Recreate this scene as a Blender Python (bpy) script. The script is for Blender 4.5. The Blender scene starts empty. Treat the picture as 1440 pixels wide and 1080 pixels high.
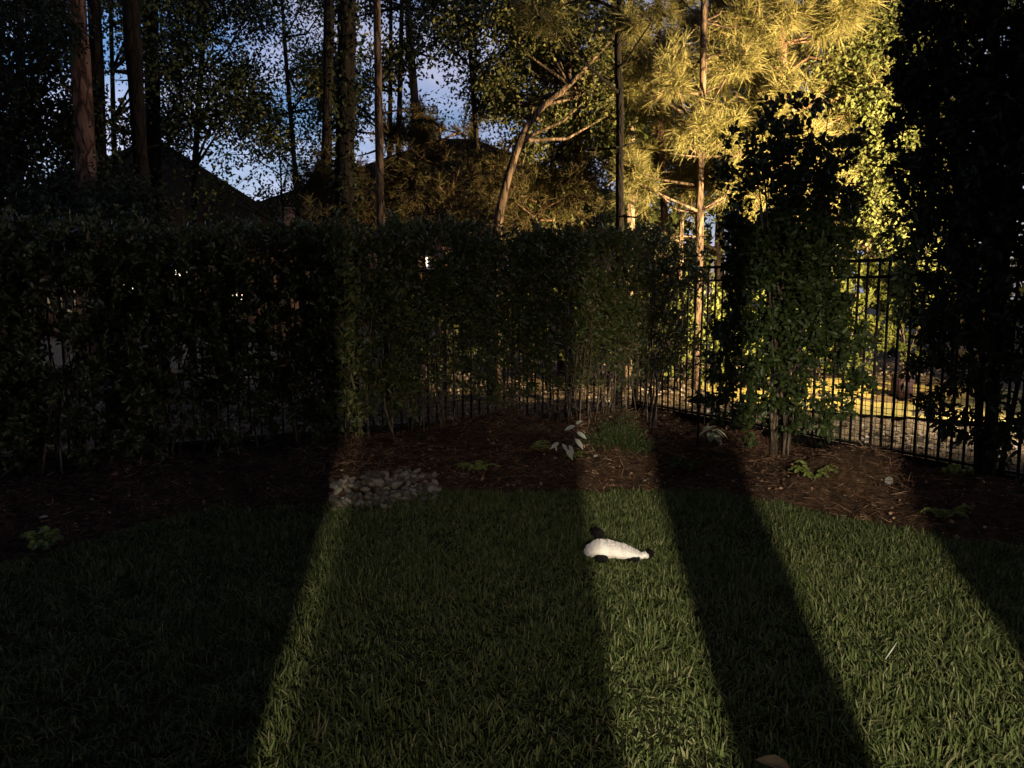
import bpy, bmesh, math, random
import numpy as np
from mathutils import Vector, Matrix, Euler

random.seed(7)
RNG = np.random.default_rng(11)
SC = bpy.context.scene
COL = SC.collection
R = math.radians

# ------------------------------------------------------------------ camera, sky, lamps, exposure
CAM_H, PITCH, FPX = 1.6, R(6.6), 1083.0
cam_d = bpy.data.cameras.new('camera')
cam_d.sensor_width = 36.0
cam_d.lens = FPX / 1440 * 36.0
cam_d.clip_end = 400
cam_d.clip_start = 0.05
cam = bpy.data.objects.new('camera', cam_d)
cam.location = (0, 0, CAM_H)
cam.rotation_euler = (R(90) - PITCH, 0, 0)
COL.objects.link(cam)
SC.camera = cam

SC.view_settings.view_transform = 'Standard'
SC.view_settings.look = 'None'
SC.view_settings.gamma = 1
SC.view_settings.use_curve_mapping = False
SC.view_settings.exposure = 2.5
SC.cycles.max_bounces = 6
SC.cycles.diffuse_bounces = 2
SC.cycles.glossy_bounces = 2
SC.cycles.transmission_bounces = 4
SC.cycles.transparent_max_bounces = 8
SC.cycles.use_denoising = True
SC.cycles.sample_clamp_indirect = 3.0

SUN_EL, SUN_ROT = R(2.0), R(110)
world = bpy.data.worlds.new('World')
SC.world = world
world.use_nodes = True
wn, wl = world.node_tree.nodes, world.node_tree.links
wn.clear()
w_out = wn.new('ShaderNodeOutputWorld')
w_bg = wn.new('ShaderNodeBackground')
w_sky = wn.new('ShaderNodeTexSky')
w_sky.sky_type = 'NISHITA'
w_sky.sun_disc = False
w_sky.sun_elevation = SUN_EL
w_sky.sun_rotation = SUN_ROT
w_sky.air_density = 1.0
w_sky.dust_density = 0.5
w_sky.ozone_density = 3.0
w_tc = wn.new('ShaderNodeTexCoord')
w_map = wn.new('ShaderNodeMapping')
w_map.inputs['Scale'].default_value = (2.2, 2.2, 5.0)
w_noise = wn.new('ShaderNodeTexNoise')
w_noise.inputs['Scale'].default_value = 2.3
w_noise.inputs['Detail'].default_value = 7
w_ramp = wn.new('ShaderNodeValToRGB')
w_ramp.color_ramp.elements[0].position = 0.36
w_ramp.color_ramp.elements[0].color = (0, 0, 0, 1)
w_ramp.color_ramp.elements[1].position = 0.56
w_ramp.color_ramp.elements[1].color = (1, 1, 1, 1)
w_bw = wn.new('ShaderNodeRGBToBW')
w_cl = wn.new('ShaderNodeMix'); w_cl.data_type = 'RGBA'; w_cl.blend_type = 'MULTIPLY'
w_cl.inputs['Factor'].default_value = 1.0
w_cl.inputs['B'].default_value = (1.75, 1.85, 2.6, 1)
w_mix = wn.new('ShaderNodeMix'); w_mix.data_type = 'RGBA'
w_tint = wn.new('ShaderNodeMix'); w_tint.data_type = 'RGBA'; w_tint.blend_type = 'MULTIPLY'
w_tint.inputs['Factor'].default_value = 1.0
w_tint.inputs['B'].default_value = (1.05, 0.94, 1.12, 1)
wl.new(w_tc.outputs['Generated'], w_map.inputs['Vector'])
wl.new(w_map.outputs['Vector'], w_noise.inputs['Vector'])
wl.new(w_noise.outputs['Fac'], w_ramp.inputs['Fac'])
wl.new(w_sky.outputs['Color'], w_tint.inputs['A'])
wl.new(w_tint.outputs['Result'], w_bw.inputs['Color'])
wl.new(w_bw.outputs['Val'], w_cl.inputs['A'])
wl.new(w_ramp.outputs['Color'], w_mix.inputs['Factor'])
wl.new(w_tint.outputs['Result'], w_mix.inputs['A'])
wl.new(w_cl.outputs['Result'], w_mix.inputs['B'])
wl.new(w_mix.outputs['Result'], w_bg.inputs['Color'])
wl.new(w_bg.outputs['Background'], w_out.inputs['Surface'])
w_bg.inputs['Strength'].default_value = 0.085

# the last daylight: almost nothing left of the sun
sun_d = bpy.data.lights.new('sun', 'SUN')
sun_d.energy = 0.004
sun_d.angle = R(12)
sun_d.color = (0.8, 0.85, 1.0)
sun = bpy.data.objects.new('sun', sun_d)
sun.rotation_euler = (R(88), 0, R(-110))
COL.objects.link(sun)

LAMP_ROOM = Vector((0.05, -3.6, 2.34))      # bulb in the room behind the camera
LAMP_ROOM_W, LAMP_ROOM_COL, LAMP_ROOM_R = 178.0, (1.0, 0.89, 0.66), 0.05
LAMP_YARD = Vector((6.2, 7.8, 2.3))        # neighbour's flood light, right of the frame
LAMP_GROUND_W = 260.0
LAMP_YARD_AIM = Vector((3.9, 13.0, 3.5))
LAMP_YARD_W, LAMP_YARD_COL, LAMP_YARD_CONE = 3600.0, (1.0, 0.72, 0.34), R(114)


# ------------------------------------------------------------------ helpers
def P(px, py, y):
    """World point on the ray through photo pixel (px, py) at depth y metres."""
    a, b = (px - 720) / FPX, (540 - py) / FPX
    t = y / (math.cos(PITCH) + b * math.sin(PITCH))
    return Vector((a * t, y, CAM_H + t * (b * math.cos(PITCH) - math.sin(PITCH))))


def mesh_np(name, V, Q=None, T=None, smooth=False):
    me = bpy.data.meshes.new(name)
    V = np.asarray(V, dtype=np.float32).reshape(-1, 3)
    nq = 0 if Q is None else len(Q)
    nt = 0 if T is None else len(T)
    parts = []
    if nq: parts.append(np.asarray(Q, dtype=np.int32).ravel())
    if nt: parts.append(np.asarray(T, dtype=np.int32).ravel())
    loops = np.concatenate(parts)
    starts = np.concatenate([np.arange(nq) * 4, nq * 4 + np.arange(nt) * 3]).astype(np.int32)
    me.vertices.add(len(V)); me.vertices.foreach_set('co', V.ravel())
    me.loops.add(len(loops)); me.loops.foreach_set('vertex_index', loops)
    me.polygons.add(nq + nt); me.polygons.foreach_set('loop_start', starts)
    if smooth:
        me.polygons.foreach_set('use_smooth', np.ones(nq + nt, dtype=bool))
    me.update(calc_edges=True)
    return me


class MB:
    """Collects arrays of quads and triangles into one mesh."""
    def __init__(s): s.V, s.Q, s.T, s.n = [], [], [], 0
    def add(s, V, Q=None, T=None):
        V = np.asarray(V, dtype=np.float32).reshape(-1, 3)
        if Q is not None and len(Q): s.Q.append(np.asarray(Q, dtype=np.int64) + s.n)
        if T is not None and len(T): s.T.append(np.asarray(T, dtype=np.int64) + s.n)
        s.V.append(V); s.n += len(V)
    def mesh(s, name, smooth=False):
        return mesh_np(name, np.concatenate(s.V), np.concatenate(s.Q) if s.Q else None,
                       np.concatenate(s.T) if s.T else None, smooth)
    def build(s, name, mat, parent=None, smooth=False):
        return obj(name, s.mesh(name, smooth), mat, parent)
    def box(s, c, d, rot=None):
        c, d = np.array(c, float), np.array(d, float) / 2
        V = np.array([[x, y, z] for x in (-1, 1) for y in (-1, 1) for z in (-1, 1)], float) * d
        if rot is not None: V = V @ np.array(rot).T
        s.add(V + c, Q=[(0, 1, 3, 2), (4, 6, 7, 5), (0, 4, 5, 1), (2, 3, 7, 6), (0, 2, 6, 4), (1, 5, 7, 3)])
    def tube(s, pts, radii, sides=8, cap=True, jitter=0.0, rng=RNG):
        pts = np.array([tuple(p) for p in pts], float); n = len(pts)
        radii = np.broadcast_to(np.array(radii, float), (n,))
        tan = np.gradient(pts, axis=0)
        tan /= np.linalg.norm(tan, axis=1)[:, None] + 1e-9
        ref = np.array([1.0, 0, 0]) if abs(tan[0][0]) < 0.8 else np.array([0, 1.0, 0])
        ang = np.arange(sides) / sides * 2 * np.pi
        rings = []
        for i in range(n):
            u = np.cross(tan[i], ref); u /= np.linalg.norm(u) + 1e-9
            v = np.cross(tan[i], u)
            rr = radii[i] * (1 + jitter * rng.normal(size=sides)) if jitter else np.full(sides, radii[i])
            rings.append(pts[i] + (np.cos(ang) * rr)[:, None] * u + (np.sin(ang) * rr)[:, None] * v)
        V = np.concatenate(rings)
        k = np.arange(sides); kn = (k + 1) % sides
        Q = np.concatenate([np.stack([i * sides + k, i * sides + kn, (i + 1) * sides + kn, (i + 1) * sides + k], 1)
                            for i in range(n - 1)])
        T = None
        if cap:
            V = np.concatenate([V, pts[:1], pts[-1:]])
            a, b = n * sides, n * sides + 1
            T = np.concatenate([np.stack([np.full(sides, a), kn, k], 1),
                                np.stack([np.full(sides, b), (n - 1) * sides + k, (n - 1) * sides + kn], 1)])
        s.add(V, Q, T)


def obj(name, me, mat=None, parent=None):
    o = bpy.data.objects.new(name, me)
    COL.objects.link(o)
    if mat is not None and me is not None and not me.materials: me.materials.append(mat)
    if parent is not None: o.parent = parent
    return o


def tag(o, label=None, cat=None, group=None, kind=None):
    if label: o['label'] = label
    if cat: o['category'] = cat
    if group: o['group'] = group
    if kind: o['kind'] = kind
    return o


def thing(name, label, cat, loc=(0, 0, 0), group=None, rz=0):
    o = bpy.data.objects.new(name, None)
    o.empty_display_size = 0.2
    COL.objects.link(o)
    o.location = loc; o.rotation_euler = (0, 0, rz)
    return tag(o, label, cat, group)


def unit(v):
    return v / (np.linalg.norm(v, axis=-1, keepdims=True) + 1e-9)


def rand_dirs(n, rng=RNG):
    return unit(rng.normal(size=(n, 3)))


def leaves(mb, C, D, L, W, rng=RNG, fold=0.25, fine=False, N=None):
    """Folded leaf shapes: base C, direction D, length L, half width W."""
    n = len(C)
    if n == 0: return
    C = np.asarray(C, float); D = unit(np.asarray(D, float))
    L = np.broadcast_to(L, (n,))[:, None]; W = np.broadcast_to(W, (n,))[:, None]
    if N is None: N = rng.normal(size=(n, 3)) + np.array([0, 0, 0.8])
    S = unit(np.cross(D, N)); U = unit(np.cross(S, D))
    if not fine:
        mid = C + D * L * 0.45 + U * W * fold * 2
        V = np.stack([C, mid + S * W, C + D * L - U * L * 0.06, mid - S * W], 1).reshape(-1, 3)
        b = np.arange(n)[:, None] * 4
        mb.add(V, T=np.concatenate([b + [0, 1, 2], b + [0, 2, 3]]))
    else:
        m1 = C + D * L * 0.28 + U * W * fold; m2 = C + D * L * 0.66 + U * W * fold
        tip = C + D * L - U * L * 0.10
        V = np.stack([C, m1 + S * W * 0.85, m2 + S * W * 0.8, tip, m2 - S * W * 0.8, m1 - S * W * 0.85], 1).reshape(-1, 3)
        b = np.arange(n)[:, None] * 6
        mb.add(V, Q=np.concatenate([b + [0, 1, 2, 3], b + [0, 3, 4, 5]]))


def needles(mb, C, A, n=26, length=0.2, w=0.0035, rng=RNG, spread=0.85):
    """Pine tufts at C along axes A: n needles each, one thin triangle a needle."""
    k = len(C)
    if k == 0: return
    base = np.repeat(np.asarray(C, float), n, 0)
    ax = np.repeat(unit(np.asarray(A, float)), n, 0)
    base = base - ax * rng.uniform(0, 0.09, (k * n, 1))
    d = unit(ax * 0.75 + rand_dirs(k * n, rng) * spread)
    Ln = length * rng.uniform(0.65, 1.15, (k * n, 1))
    s = unit(np.cross(d, rng.normal(size=(k * n, 3)))) * w
    tip = base + d * Ln; tip[:, 2] -= Ln[:, 0] * 0.12
    V = np.stack([base - s, base + s, tip], 1).reshape(-1, 3)
    mb.add(V, T=np.arange(k * n * 3).reshape(-1, 3))


# ------------------------------------------------------------------ materials
def nodes_of(name):
    m = bpy.data.materials.new(name); m.use_nodes = True
    nt = m.node_tree; nt.nodes.clear()
    out = nt.nodes.new('ShaderNodeOutputMaterial')
    return m, nt.nodes, nt.links, out


def ramp(nd, cols, pos=None):
    r = nd.new('ShaderNodeValToRGB'); e = r.color_ramp.elements
    n = len(cols)
    pos = pos or [i / (n - 1) for i in range(n)]
    while len(e) < n: e.new(0.5)
    for i in range(n):
        e[i].position = pos[i]; e[i].color = (*cols[i], 1)
    return r


def leaf_mat(name, cols, rough=0.55, trans=0.28, spec=0.3):
    m, nd, lk, out = nodes_of(name)
    g = nd.new('ShaderNodeNewGeometry')
    r = ramp(nd, cols)
    lk.new(g.outputs['Random Per Island'], r.inputs['Fac'])
    b = nd.new('ShaderNodeBsdfPrincipled')
    b.inputs['Roughness'].default_value = rough
    b.inputs['Specular IOR Level'].default_value = spec
    t = nd.new('ShaderNodeBsdfTranslucent')
    mx = nd.new('ShaderNodeMixShader'); mx.inputs[0].default_value = trans
    lk.new(r.outputs['Color'], b.inputs['Base Color']); lk.new(r.outputs['Color'], t.inputs['Color'])
    lk.new(b.outputs[0], mx.inputs[1]); lk.new(t.outputs[0], mx.inputs[2])
    lk.new(mx.outputs[0], out.inputs['Surface'])
    return m


def noise_mat(name, cols, scale=8.0, rough=0.8, bump=0.3, bscale=None, stretch=(1, 1, 1), metallic=0.0, spec=0.3,
              dist=0.02, detail=6, island=False):
    m, nd, lk, out = nodes_of(name)
    tc = nd.new('ShaderNodeTexCoord'); mp = nd.new('ShaderNodeMapping')
    mp.inputs['Scale'].default_value = stretch
    nz = nd.new('ShaderNodeTexNoise'); nz.inputs['Scale'].default_value = scale; nz.inputs['Detail'].default_value = detail
    lk.new(tc.outputs['Object'], mp.inputs['Vector']); lk.new(mp.outputs[0], nz.inputs['Vector'])
    pos = [0.3 + 0.4 * i / (len(cols) - 1) for i in range(len(cols))]
    r = ramp(nd, cols, pos)
    fac = nz.outputs['Fac']
    if island:
        g = nd.new('ShaderNodeNewGeometry'); ad = nd.new('ShaderNodeMath'); ad.operation = 'MULTIPLY_ADD'
        ad.inputs[1].default_value = 0.4; lk.new(g.outputs['Random Per Island'], ad.inputs[0])
        sb = nd.new('ShaderNodeMath'); sb.operation = 'SUBTRACT'; sb.inputs[1].default_value = 0.2
        lk.new(fac, sb.inputs[0]); lk.new(sb.outputs[0], ad.inputs[2]); fac = ad.outputs[0]
    lk.new(fac, r.inputs['Fac'])
    b = nd.new('ShaderNodeBsdfPrincipled')
    b.inputs['Roughness'].default_value = rough; b.inputs['Metallic'].default_value = metallic
    b.inputs['Specular IOR Level'].default_value = spec
    lk.new(r.outputs['Color'], b.inputs['Base Color'])
    if bump:
        n2 = nd.new('ShaderNodeTexNoise'); n2.inputs['Scale'].default_value = bscale or scale * 3
        n2.inputs['Detail'].default_value = 5
        lk.new(mp.outputs[0], n2.inputs['Vector'])
        bp = nd.new('ShaderNodeBump'); bp.inputs['Strength'].default_value = bump; bp.inputs['Distance'].default_value = dist
        lk.new(n2.outputs['Fac'], bp.inputs['Height']); lk.new(bp.outputs[0], b.inputs['Normal'])
    lk.new(b.outputs[0], out.inputs['Surface'])
    return m


def bark_mat(name, cols, vscale=9.0, bump=0.9):
    m, nd, lk, out = nodes_of(name)
    tc = nd.new('ShaderNodeTexCoord'); mp = nd.new('ShaderNodeMapping')
    mp.inputs['Scale'].default_value = (1, 1, 0.32)
    nz = nd.new('ShaderNodeTexNoise'); nz.inputs['Scale'].default_value = 14; nz.inputs['Detail'].default_value = 6
    vo = nd.new('ShaderNodeTexVoronoi'); vo.feature = 'DISTANCE_TO_EDGE'; vo.inputs['Scale'].default_value = vscale
    lk.new(tc.outputs['Object'], mp.inputs['Vector'])
    lk.new(mp.outputs[0], nz.inputs['Vector'])
    mv = nd.new('ShaderNodeMix'); mv.data_type = 'VECTOR'; mv.inputs['Factor'].default_value = 0.12
    lk.new(mp.outputs[0], mv.inputs['A']); lk.new(nz.outputs['Color'], mv.inputs['B'])
    lk.new(mv.outputs['Result'], vo.inputs['Vector'])
    mr = nd.new('ShaderNodeMapRange'); mr.inputs['From Max'].default_value = 0.16
    lk.new(vo.outputs['Distance'], mr.inputs['Value'])
    mu = nd.new('ShaderNodeMath'); mu.operation = 'MULTIPLY'
    lk.new(mr.outputs[0], mu.inputs[0]); lk.new(nz.outputs['Fac'], mu.inputs[1])
    r = ramp(nd, cols, [0.0, 0.35, 0.65])
    lk.new(mu.outputs[0], r.inputs['Fac'])
    b = nd.new('ShaderNodeBsdfPrincipled'); b.inputs['Roughness'].default_value = 0.9
    b.inputs['Specular IOR Level'].default_value = 0.15
    lk.new(r.outputs['Color'], b.inputs['Base Color'])
    bp = nd.new('ShaderNodeBump'); bp.inputs['Strength'].default_value = bump; bp.inputs['Distance'].default_value = 0.03
    lk.new(mu.outputs[0], bp.inputs['Height']); lk.new(bp.outputs[0], b.inputs['Normal'])
    lk.new(b.outputs[0], out.inputs['Surface'])
    return m


def emit_mat(name, col, s):
    m, nd, lk, out = nodes_of(name)
    e = nd.new('ShaderNodeEmission'); e.inputs['Color'].default_value = (*col, 1); e.inputs['Strength'].default_value = s
    lk.new(e.outputs[0], out.inputs['Surface'])
    return m


def sheer_mat(name, col, pass_):
    m, nd, lk, out = nodes_of(name)
    d = nd.new('ShaderNodeBsdfDiffuse'); d.inputs['Color'].default_value = (*col, 1)
    t = nd.new('ShaderNodeBsdfTransparent')
    mx = nd.new('ShaderNodeMixShader'); mx.inputs[0].default_value = pass_
    lk.new(d.outputs[0], mx.inputs[1]); lk.new(t.outputs[0], mx.inputs[2]); lk.new(mx.outputs[0], out.inputs['Surface'])
    return m


M = dict(
    grass=leaf_mat('grass_blades', [(0.030, 0.042, 0.011), (0.054, 0.074, 0.019), (0.086, 0.108, 0.032), (0.10, 0.125, 0.04), (0.19, 0.17, 0.09)], 0.6, 0.2, 0.25),
    turf=noise_mat('turf_soil', [(0.012, 0.014, 0.006), (0.03, 0.03, 0.014)], 20, 0.95, 0.6, spec=0.05),
    mulch=noise_mat('mulch', [(0.025, 0.015, 0.01), (0.06, 0.035, 0.021), (0.11, 0.066, 0.04)], 22, 0.95, 1.0, 60, dist=0.03, spec=0.1),
    straw=leaf_mat('pine_straw', [(0.042, 0.021, 0.013), (0.10, 0.05, 0.03), (0.18, 0.095, 0.06), (0.34, 0.22, 0.15)], 0.8, 0.05, 0.15),
    soil=noise_mat('woodland_soil', [(0.05, 0.036, 0.022), (0.10, 0.075, 0.045), (0.16, 0.12, 0.08)], 7, 0.95, 0.9, 30, dist=0.04, spec=0.1),
    litter=leaf_mat('leaf_litter', [(0.08, 0.06, 0.042), (0.16, 0.13, 0.1), (0.25, 0.21, 0.17), (0.34, 0.29, 0.25)], 0.8, 0.1, 0.15),
    sand=noise_mat('yellow_sand_path', [(0.26, 0.21, 0.06), (0.34, 0.27, 0.09)], 3, 0.9, 0.3, 40, spec=0.1),
    iron=noise_mat('black_iron', [(0.006, 0.006, 0.007), (0.014, 0.013, 0.012)], 30, 0.65, 0.1, metallic=0.0, spec=0.15),
    greenpost=noise_mat('dark_green_post', [(0.008, 0.016, 0.012), (0.016, 0.026, 0.02)], 30, 0.5, 0.1, spec=0.35),
    wire=noise_mat('netting_wire', [(0.01, 0.01, 0.01), (0.02, 0.018, 0.016)], 30, 0.6, 0.0),
    hedge=leaf_mat('hedge_leaf', [(0.03, 0.042, 0.014), (0.055, 0.075, 0.022), (0.085, 0.108, 0.032), (0.13, 0.14, 0.045), (0.13, 0.085, 0.04)], 0.42, 0.15, 0.4),
    holly=leaf_mat('shrub_leaf', [(0.024, 0.036, 0.010), (0.042, 0.062, 0.016), (0.07, 0.095, 0.026)], 0.45, 0.15, 0.35),
    shadedarkleaf=leaf_mat('shade_dark_leaf', [(0.014, 0.02, 0.01), (0.024, 0.034, 0.015), (0.035, 0.045, 0.02)], 0.6, 0.1, 0.2),  # dark evergreen green; on the left trees it carries painted shade
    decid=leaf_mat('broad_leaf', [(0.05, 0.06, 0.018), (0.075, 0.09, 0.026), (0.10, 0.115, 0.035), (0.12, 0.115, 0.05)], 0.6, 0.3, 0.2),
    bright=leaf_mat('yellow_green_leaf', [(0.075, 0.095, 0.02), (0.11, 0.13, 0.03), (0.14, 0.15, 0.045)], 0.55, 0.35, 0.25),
    needle=leaf_mat('pine_needle', [(0.075, 0.07, 0.022), (0.12, 0.115, 0.035), (0.16, 0.15, 0.05), (0.18, 0.13, 0.06)], 0.6, 0.15, 0.25),
    deadneedle=leaf_mat('brown_needle', [(0.04, 0.028, 0.012), (0.065, 0.05, 0.02), (0.09, 0.08, 0.03)], 0.7, 0.1, 0.2),
    fern=leaf_mat('fern_leaf', [(0.12, 0.16, 0.03), (0.18, 0.22, 0.045), (0.26, 0.28, 0.07)], 0.5, 0.3, 0.3),
    mound=leaf_mat('fine_green_leaf', [(0.025, 0.036, 0.012), (0.04, 0.058, 0.018), (0.07, 0.09, 0.03)], 0.6, 0.2, 0.25),
    pale=leaf_mat('pale_leaf', [(0.38, 0.38, 0.30), (0.5, 0.5, 0.42), (0.56, 0.55, 0.48)], 0.6, 0.25, 0.25),
    varie=leaf_mat('variegated_leaf', [(0.3, 0.34, 0.14), (0.5, 0.52, 0.32), (0.62, 0.62, 0.46)], 0.6, 0.25, 0.25),
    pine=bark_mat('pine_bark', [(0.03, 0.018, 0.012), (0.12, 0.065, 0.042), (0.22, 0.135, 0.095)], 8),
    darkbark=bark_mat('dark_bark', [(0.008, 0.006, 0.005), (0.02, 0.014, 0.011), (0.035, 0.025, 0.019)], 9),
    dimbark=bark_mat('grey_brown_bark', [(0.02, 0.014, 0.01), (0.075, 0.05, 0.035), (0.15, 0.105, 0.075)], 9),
    shadeblack=bark_mat('shade_black_bark', [(0.003, 0.0025, 0.002), (0.008, 0.006, 0.005), (0.014, 0.01, 0.008)], 9),  # shade of unlit trunks put into the bark colour; also plain black edging
    highlightleaf=leaf_mat('highlight_mix_leaf', [(0.022, 0.026, 0.010), (0.03, 0.036, 0.013), (0.05, 0.055, 0.019), (0.085, 0.085, 0.028), (0.17, 0.16, 0.05)], 0.6, 0.3, 0.2),  # sparse lamplit highlights put into the random leaf colours
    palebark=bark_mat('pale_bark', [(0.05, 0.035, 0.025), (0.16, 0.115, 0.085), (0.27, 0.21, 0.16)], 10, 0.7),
    stem=bark_mat('shrub_stem', [(0.05, 0.035, 0.025), (0.14, 0.105, 0.075), (0.24, 0.185, 0.14)], 16, 0.5),
    roof=noise_mat('roof_shingles', [(0.007, 0.005, 0.0035), (0.014, 0.010, 0.007)], 3, 1.0, 0.4, 14, spec=0.0),
    siding=noise_mat('house_brick', [(0.05, 0.03, 0.022), (0.09, 0.055, 0.04)], 3, 0.9, 0.3, 20, spec=0.1),
    trim=noise_mat('trim_paint', [(0.35, 0.32, 0.28), (0.42, 0.39, 0.34)], 6, 0.6, 0.05),
    litwin=emit_mat('lit_window_glass', (1.0, 0.82, 0.58), 0.9),
    glass=noise_mat('dark_window_glass', [(0.01, 0.012, 0.015), (0.02, 0.022, 0.026)], 2, 0.08, 0.0, spec=0.6),
    render=noise_mat('house_render', [(0.22, 0.19, 0.16), (0.28, 0.25, 0.21)], 6, 0.9, 0.2),
    band_panel=noise_mat('dark_band_panel', [(0.03, 0.03, 0.035), (0.05, 0.05, 0.055)], 20, 0.95, 0.2),
    sheer=sheer_mat('sheer_band_filter', (0.05, 0.05, 0.05), 0.38),  # see-through materials for added panels, setting how much lamplight each band gets
    thinfilter=sheer_mat('thin_band_filter', (0.03, 0.03, 0.035), 0.17),
    densefilter=sheer_mat('dense_band_filter', (0.03, 0.03, 0.035), 0.03),
    net=sheer_mat('net_band_filter', (0.05, 0.05, 0.05), 0.72),
    upperfilter=sheer_mat('upper_filter', (0.05, 0.05, 0.05), 0.16),
    midfilter=sheer_mat('folded_band_filter', (0.05, 0.05, 0.05), 0.45),
    plush=noise_mat('white_plush', [(0.72, 0.64, 0.60), (0.82, 0.76, 0.72), (0.87, 0.83, 0.80)], 26, 0.95, 0.8, 120, dist=0.008, spec=0.1),
    black=noise_mat('black_plush', [(0.006, 0.006, 0.007), (0.014, 0.012, 0.012)], 40, 0.95, 0.8, 150, dist=0.008, spec=0.05),
    dryleaf=noise_mat('dry_leaf', [(0.24, 0.15, 0.07), (0.36, 0.24, 0.12)], 14, 0.8, 0.4, 40, dist=0.004),
    block=noise_mat('grey_concrete', [(0.20, 0.19, 0.175), (0.30, 0.285, 0.26)], 18, 0.9, 0.5, 60, dist=0.006),
    purple=noise_mat('plum_plastic', [(0.010, 0.005, 0.009), (0.018, 0.008, 0.015)], 8, 0.6, 0.1),
    metal=noise_mat('lamp_metal', [(0.03, 0.03, 0.03), (0.05, 0.048, 0.045)], 20, 0.45, 0.1),
)
STONES = [noise_mat('river_stone_%s' % n, c, 9, 0.85, 0.35, 30, dist=0.006) for n, c in (
    ('grey', [(0.075, 0.066, 0.054), (0.17, 0.152, 0.125)]), ('cream', [(0.16, 0.135, 0.105), (0.28, 0.245, 0.20)]),
    ('brown', [(0.06, 0.045, 0.035), (0.12, 0.095, 0.072)]), ('blue', [(0.055, 0.052, 0.047), (0.11, 0.105, 0.095)]),
    ('rust', [(0.085, 0.06, 0.045), (0.16, 0.115, 0.085)]))]

# ------------------------------------------------------------------ terrain
LAWN = np.array([(-14, -0.75), (-14, 2.0), (-6.5, 2.4), (-4.6, 3.0), (-3.6, 3.9), (-2.99, 4.5), (-2.63, 5.17), (-2.17, 5.59), (-1.49, 5.78), (-1.05, 6.0),
                 (-.57, 6.14), (.57, 6.16), (1.59, 6.14), (1.95, 5.87), (2.24, 5.64), (2.52, 5.25), (2.83, 4.95), (3.2, 4.81),
                 (4.0, 4.3), (5.0, 3.0), (6.0, 1.5), (12, 0.8), (12, -0.75)])


def lawn_dist(x, y):
    """Signed distance to the lawn edge, positive outside it."""
    p = np.stack([x, y], -1)[..., None, :]
    a = LAWN; b = np.roll(LAWN, -1, 0); ab = b - a
    t = np.clip(((p - a) * ab).sum(-1) / (ab ** 2).sum(-1), 0, 1)
    d = np.sqrt((((p - a) - t[..., None] * ab) ** 2).sum(-1)).min(-1)
    xi, yi = x[..., None], y[..., None]
    cond = ((a[:, 1] > yi) != (b[:, 1] > yi)) & (xi < (b[:, 0] - a[:, 0]) * (yi - a[:, 1]) / (b[:, 1] - a[:, 1] + 1e-12) + a[:, 0])
    return np.where(cond.sum(-1) % 2 == 1, -d, d)


CORNER = np.array([1.62, 10.06]); DB = np.array([-.884, -.468]); DR = np.array([.496, -.868])   # back fence, right fence


def sstep(t):
    t = np.clip(t, 0, 1); return t * t * (3 - 2 * t)


_wv = [(np.array(rngd), ph, am) for rngd, ph, am in (((3.1, 1.7), 0.3, .016), ((-2.3, 3.9), 1.1, .013), ((6.1, -4.7), 2.2, .009),
                                                     ((9.3, 7.1), 0.7, .006), ((-12.1, 9.7), 3.0, .005), ((17.0, 14.0), 1.9, .006), ((-23.0, 19.0), .4, .005), ((31.0, 27.0), 2.4, .0035))]


def gz(x, y):
    x, y = np.asarray(x, float), np.asarray(y, float)
    s = lawn_dist(x, y)
    out = sstep(s / 0.9)
    w = sum(am * np.sin(k[0] * x + k[1] * y + ph) for k, ph, am in _wv)
    z = 0.10 * out + w * sstep(s / 0.25) * 1.9 + 0.3 * w * (s <= 0)
    z = z - 0.035 * np.exp(-((s - 0.06) / 0.07) ** 2)                        # spade cut along the grass
    for cx, cy, rx, ry, h in ((-0.15, 8.0, .75, .35, .2), (2.95, 6.35, .5, .3, .17), (2.3, 6.1, .35, .2, .06), (.3, 6.75, .4, .22, .06), (-1.9, 6.4, .5, .25, .08), (3.5, 5.7, .5, .3, .07),
                              (0.9, 7.3, .5, .4, .06)):
        z = z + h * np.exp(-((x - cx) / rx) ** 2 - ((y - cy) / ry) ** 2)
    return z


def G(x, y):
    return float(gz(np.array([x]), np.array([y]))[0])


def side_of_fence(x, y):
    """True inside the garden."""
    nb = np.array([.468, -.884]); nr = np.array([-.868, -.496])
    dx, dy = x - CORNER[0], y - CORNER[1]
    return ((dx * nb[0] + dy * nb[1]) > 0) & ((dx * nr[0] + dy * nr[1]) > 0)


def axis(lo, a, b, hi, fine, coarse):
    left = np.linspace(lo, a, max(2, int((a - lo) / coarse)))[:-1]
    return np.concatenate([left, np.arange(a, b, fine), np.linspace(b, hi, max(2, int((hi - b) / coarse)))])


xs = axis(-90, -7, 8, 90, 0.06, 3.0); ys = axis(-14, -0.8, 12, 140, 0.06, 3.0)
GX, GY = np.meshgrid(xs, ys)
GZ = gz(GX.ravel(), GY.ravel()).reshape(GX.shape)
nx, ny = len(xs), len(ys)
V = np.stack([GX.ravel(), GY.ravel(), GZ.ravel()], 1)
ii, jj = np.meshgrid(np.arange(nx - 1), np.arange(ny - 1))
idx = (jj * nx + ii).ravel()
Q = np.stack([idx, idx + 1, idx + nx + 1, idx + nx], 1)
cxy = V[Q].mean(1)
isl = lawn_dist(cxy[:, 0], cxy[:, 1]) < 0
ins = side_of_fence(cxy[:, 0], cxy[:, 1]) & ~isl & (cxy[:, 1] > -0.8) & (np.abs(cxy[:, 0]) < 16)
for nm, mask, mt in (('lawn', isl, M['turf']), ('mulch_bed', ins, M['mulch']), ('ground', ~isl & ~ins, M['soil'])):
    q = Q[mask]; used, inv = np.unique(q, return_inverse=True)
    tag(obj(nm, mesh_np(nm, V[used], inv.reshape(-1, 4), smooth=True), mt), kind='structure')

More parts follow.
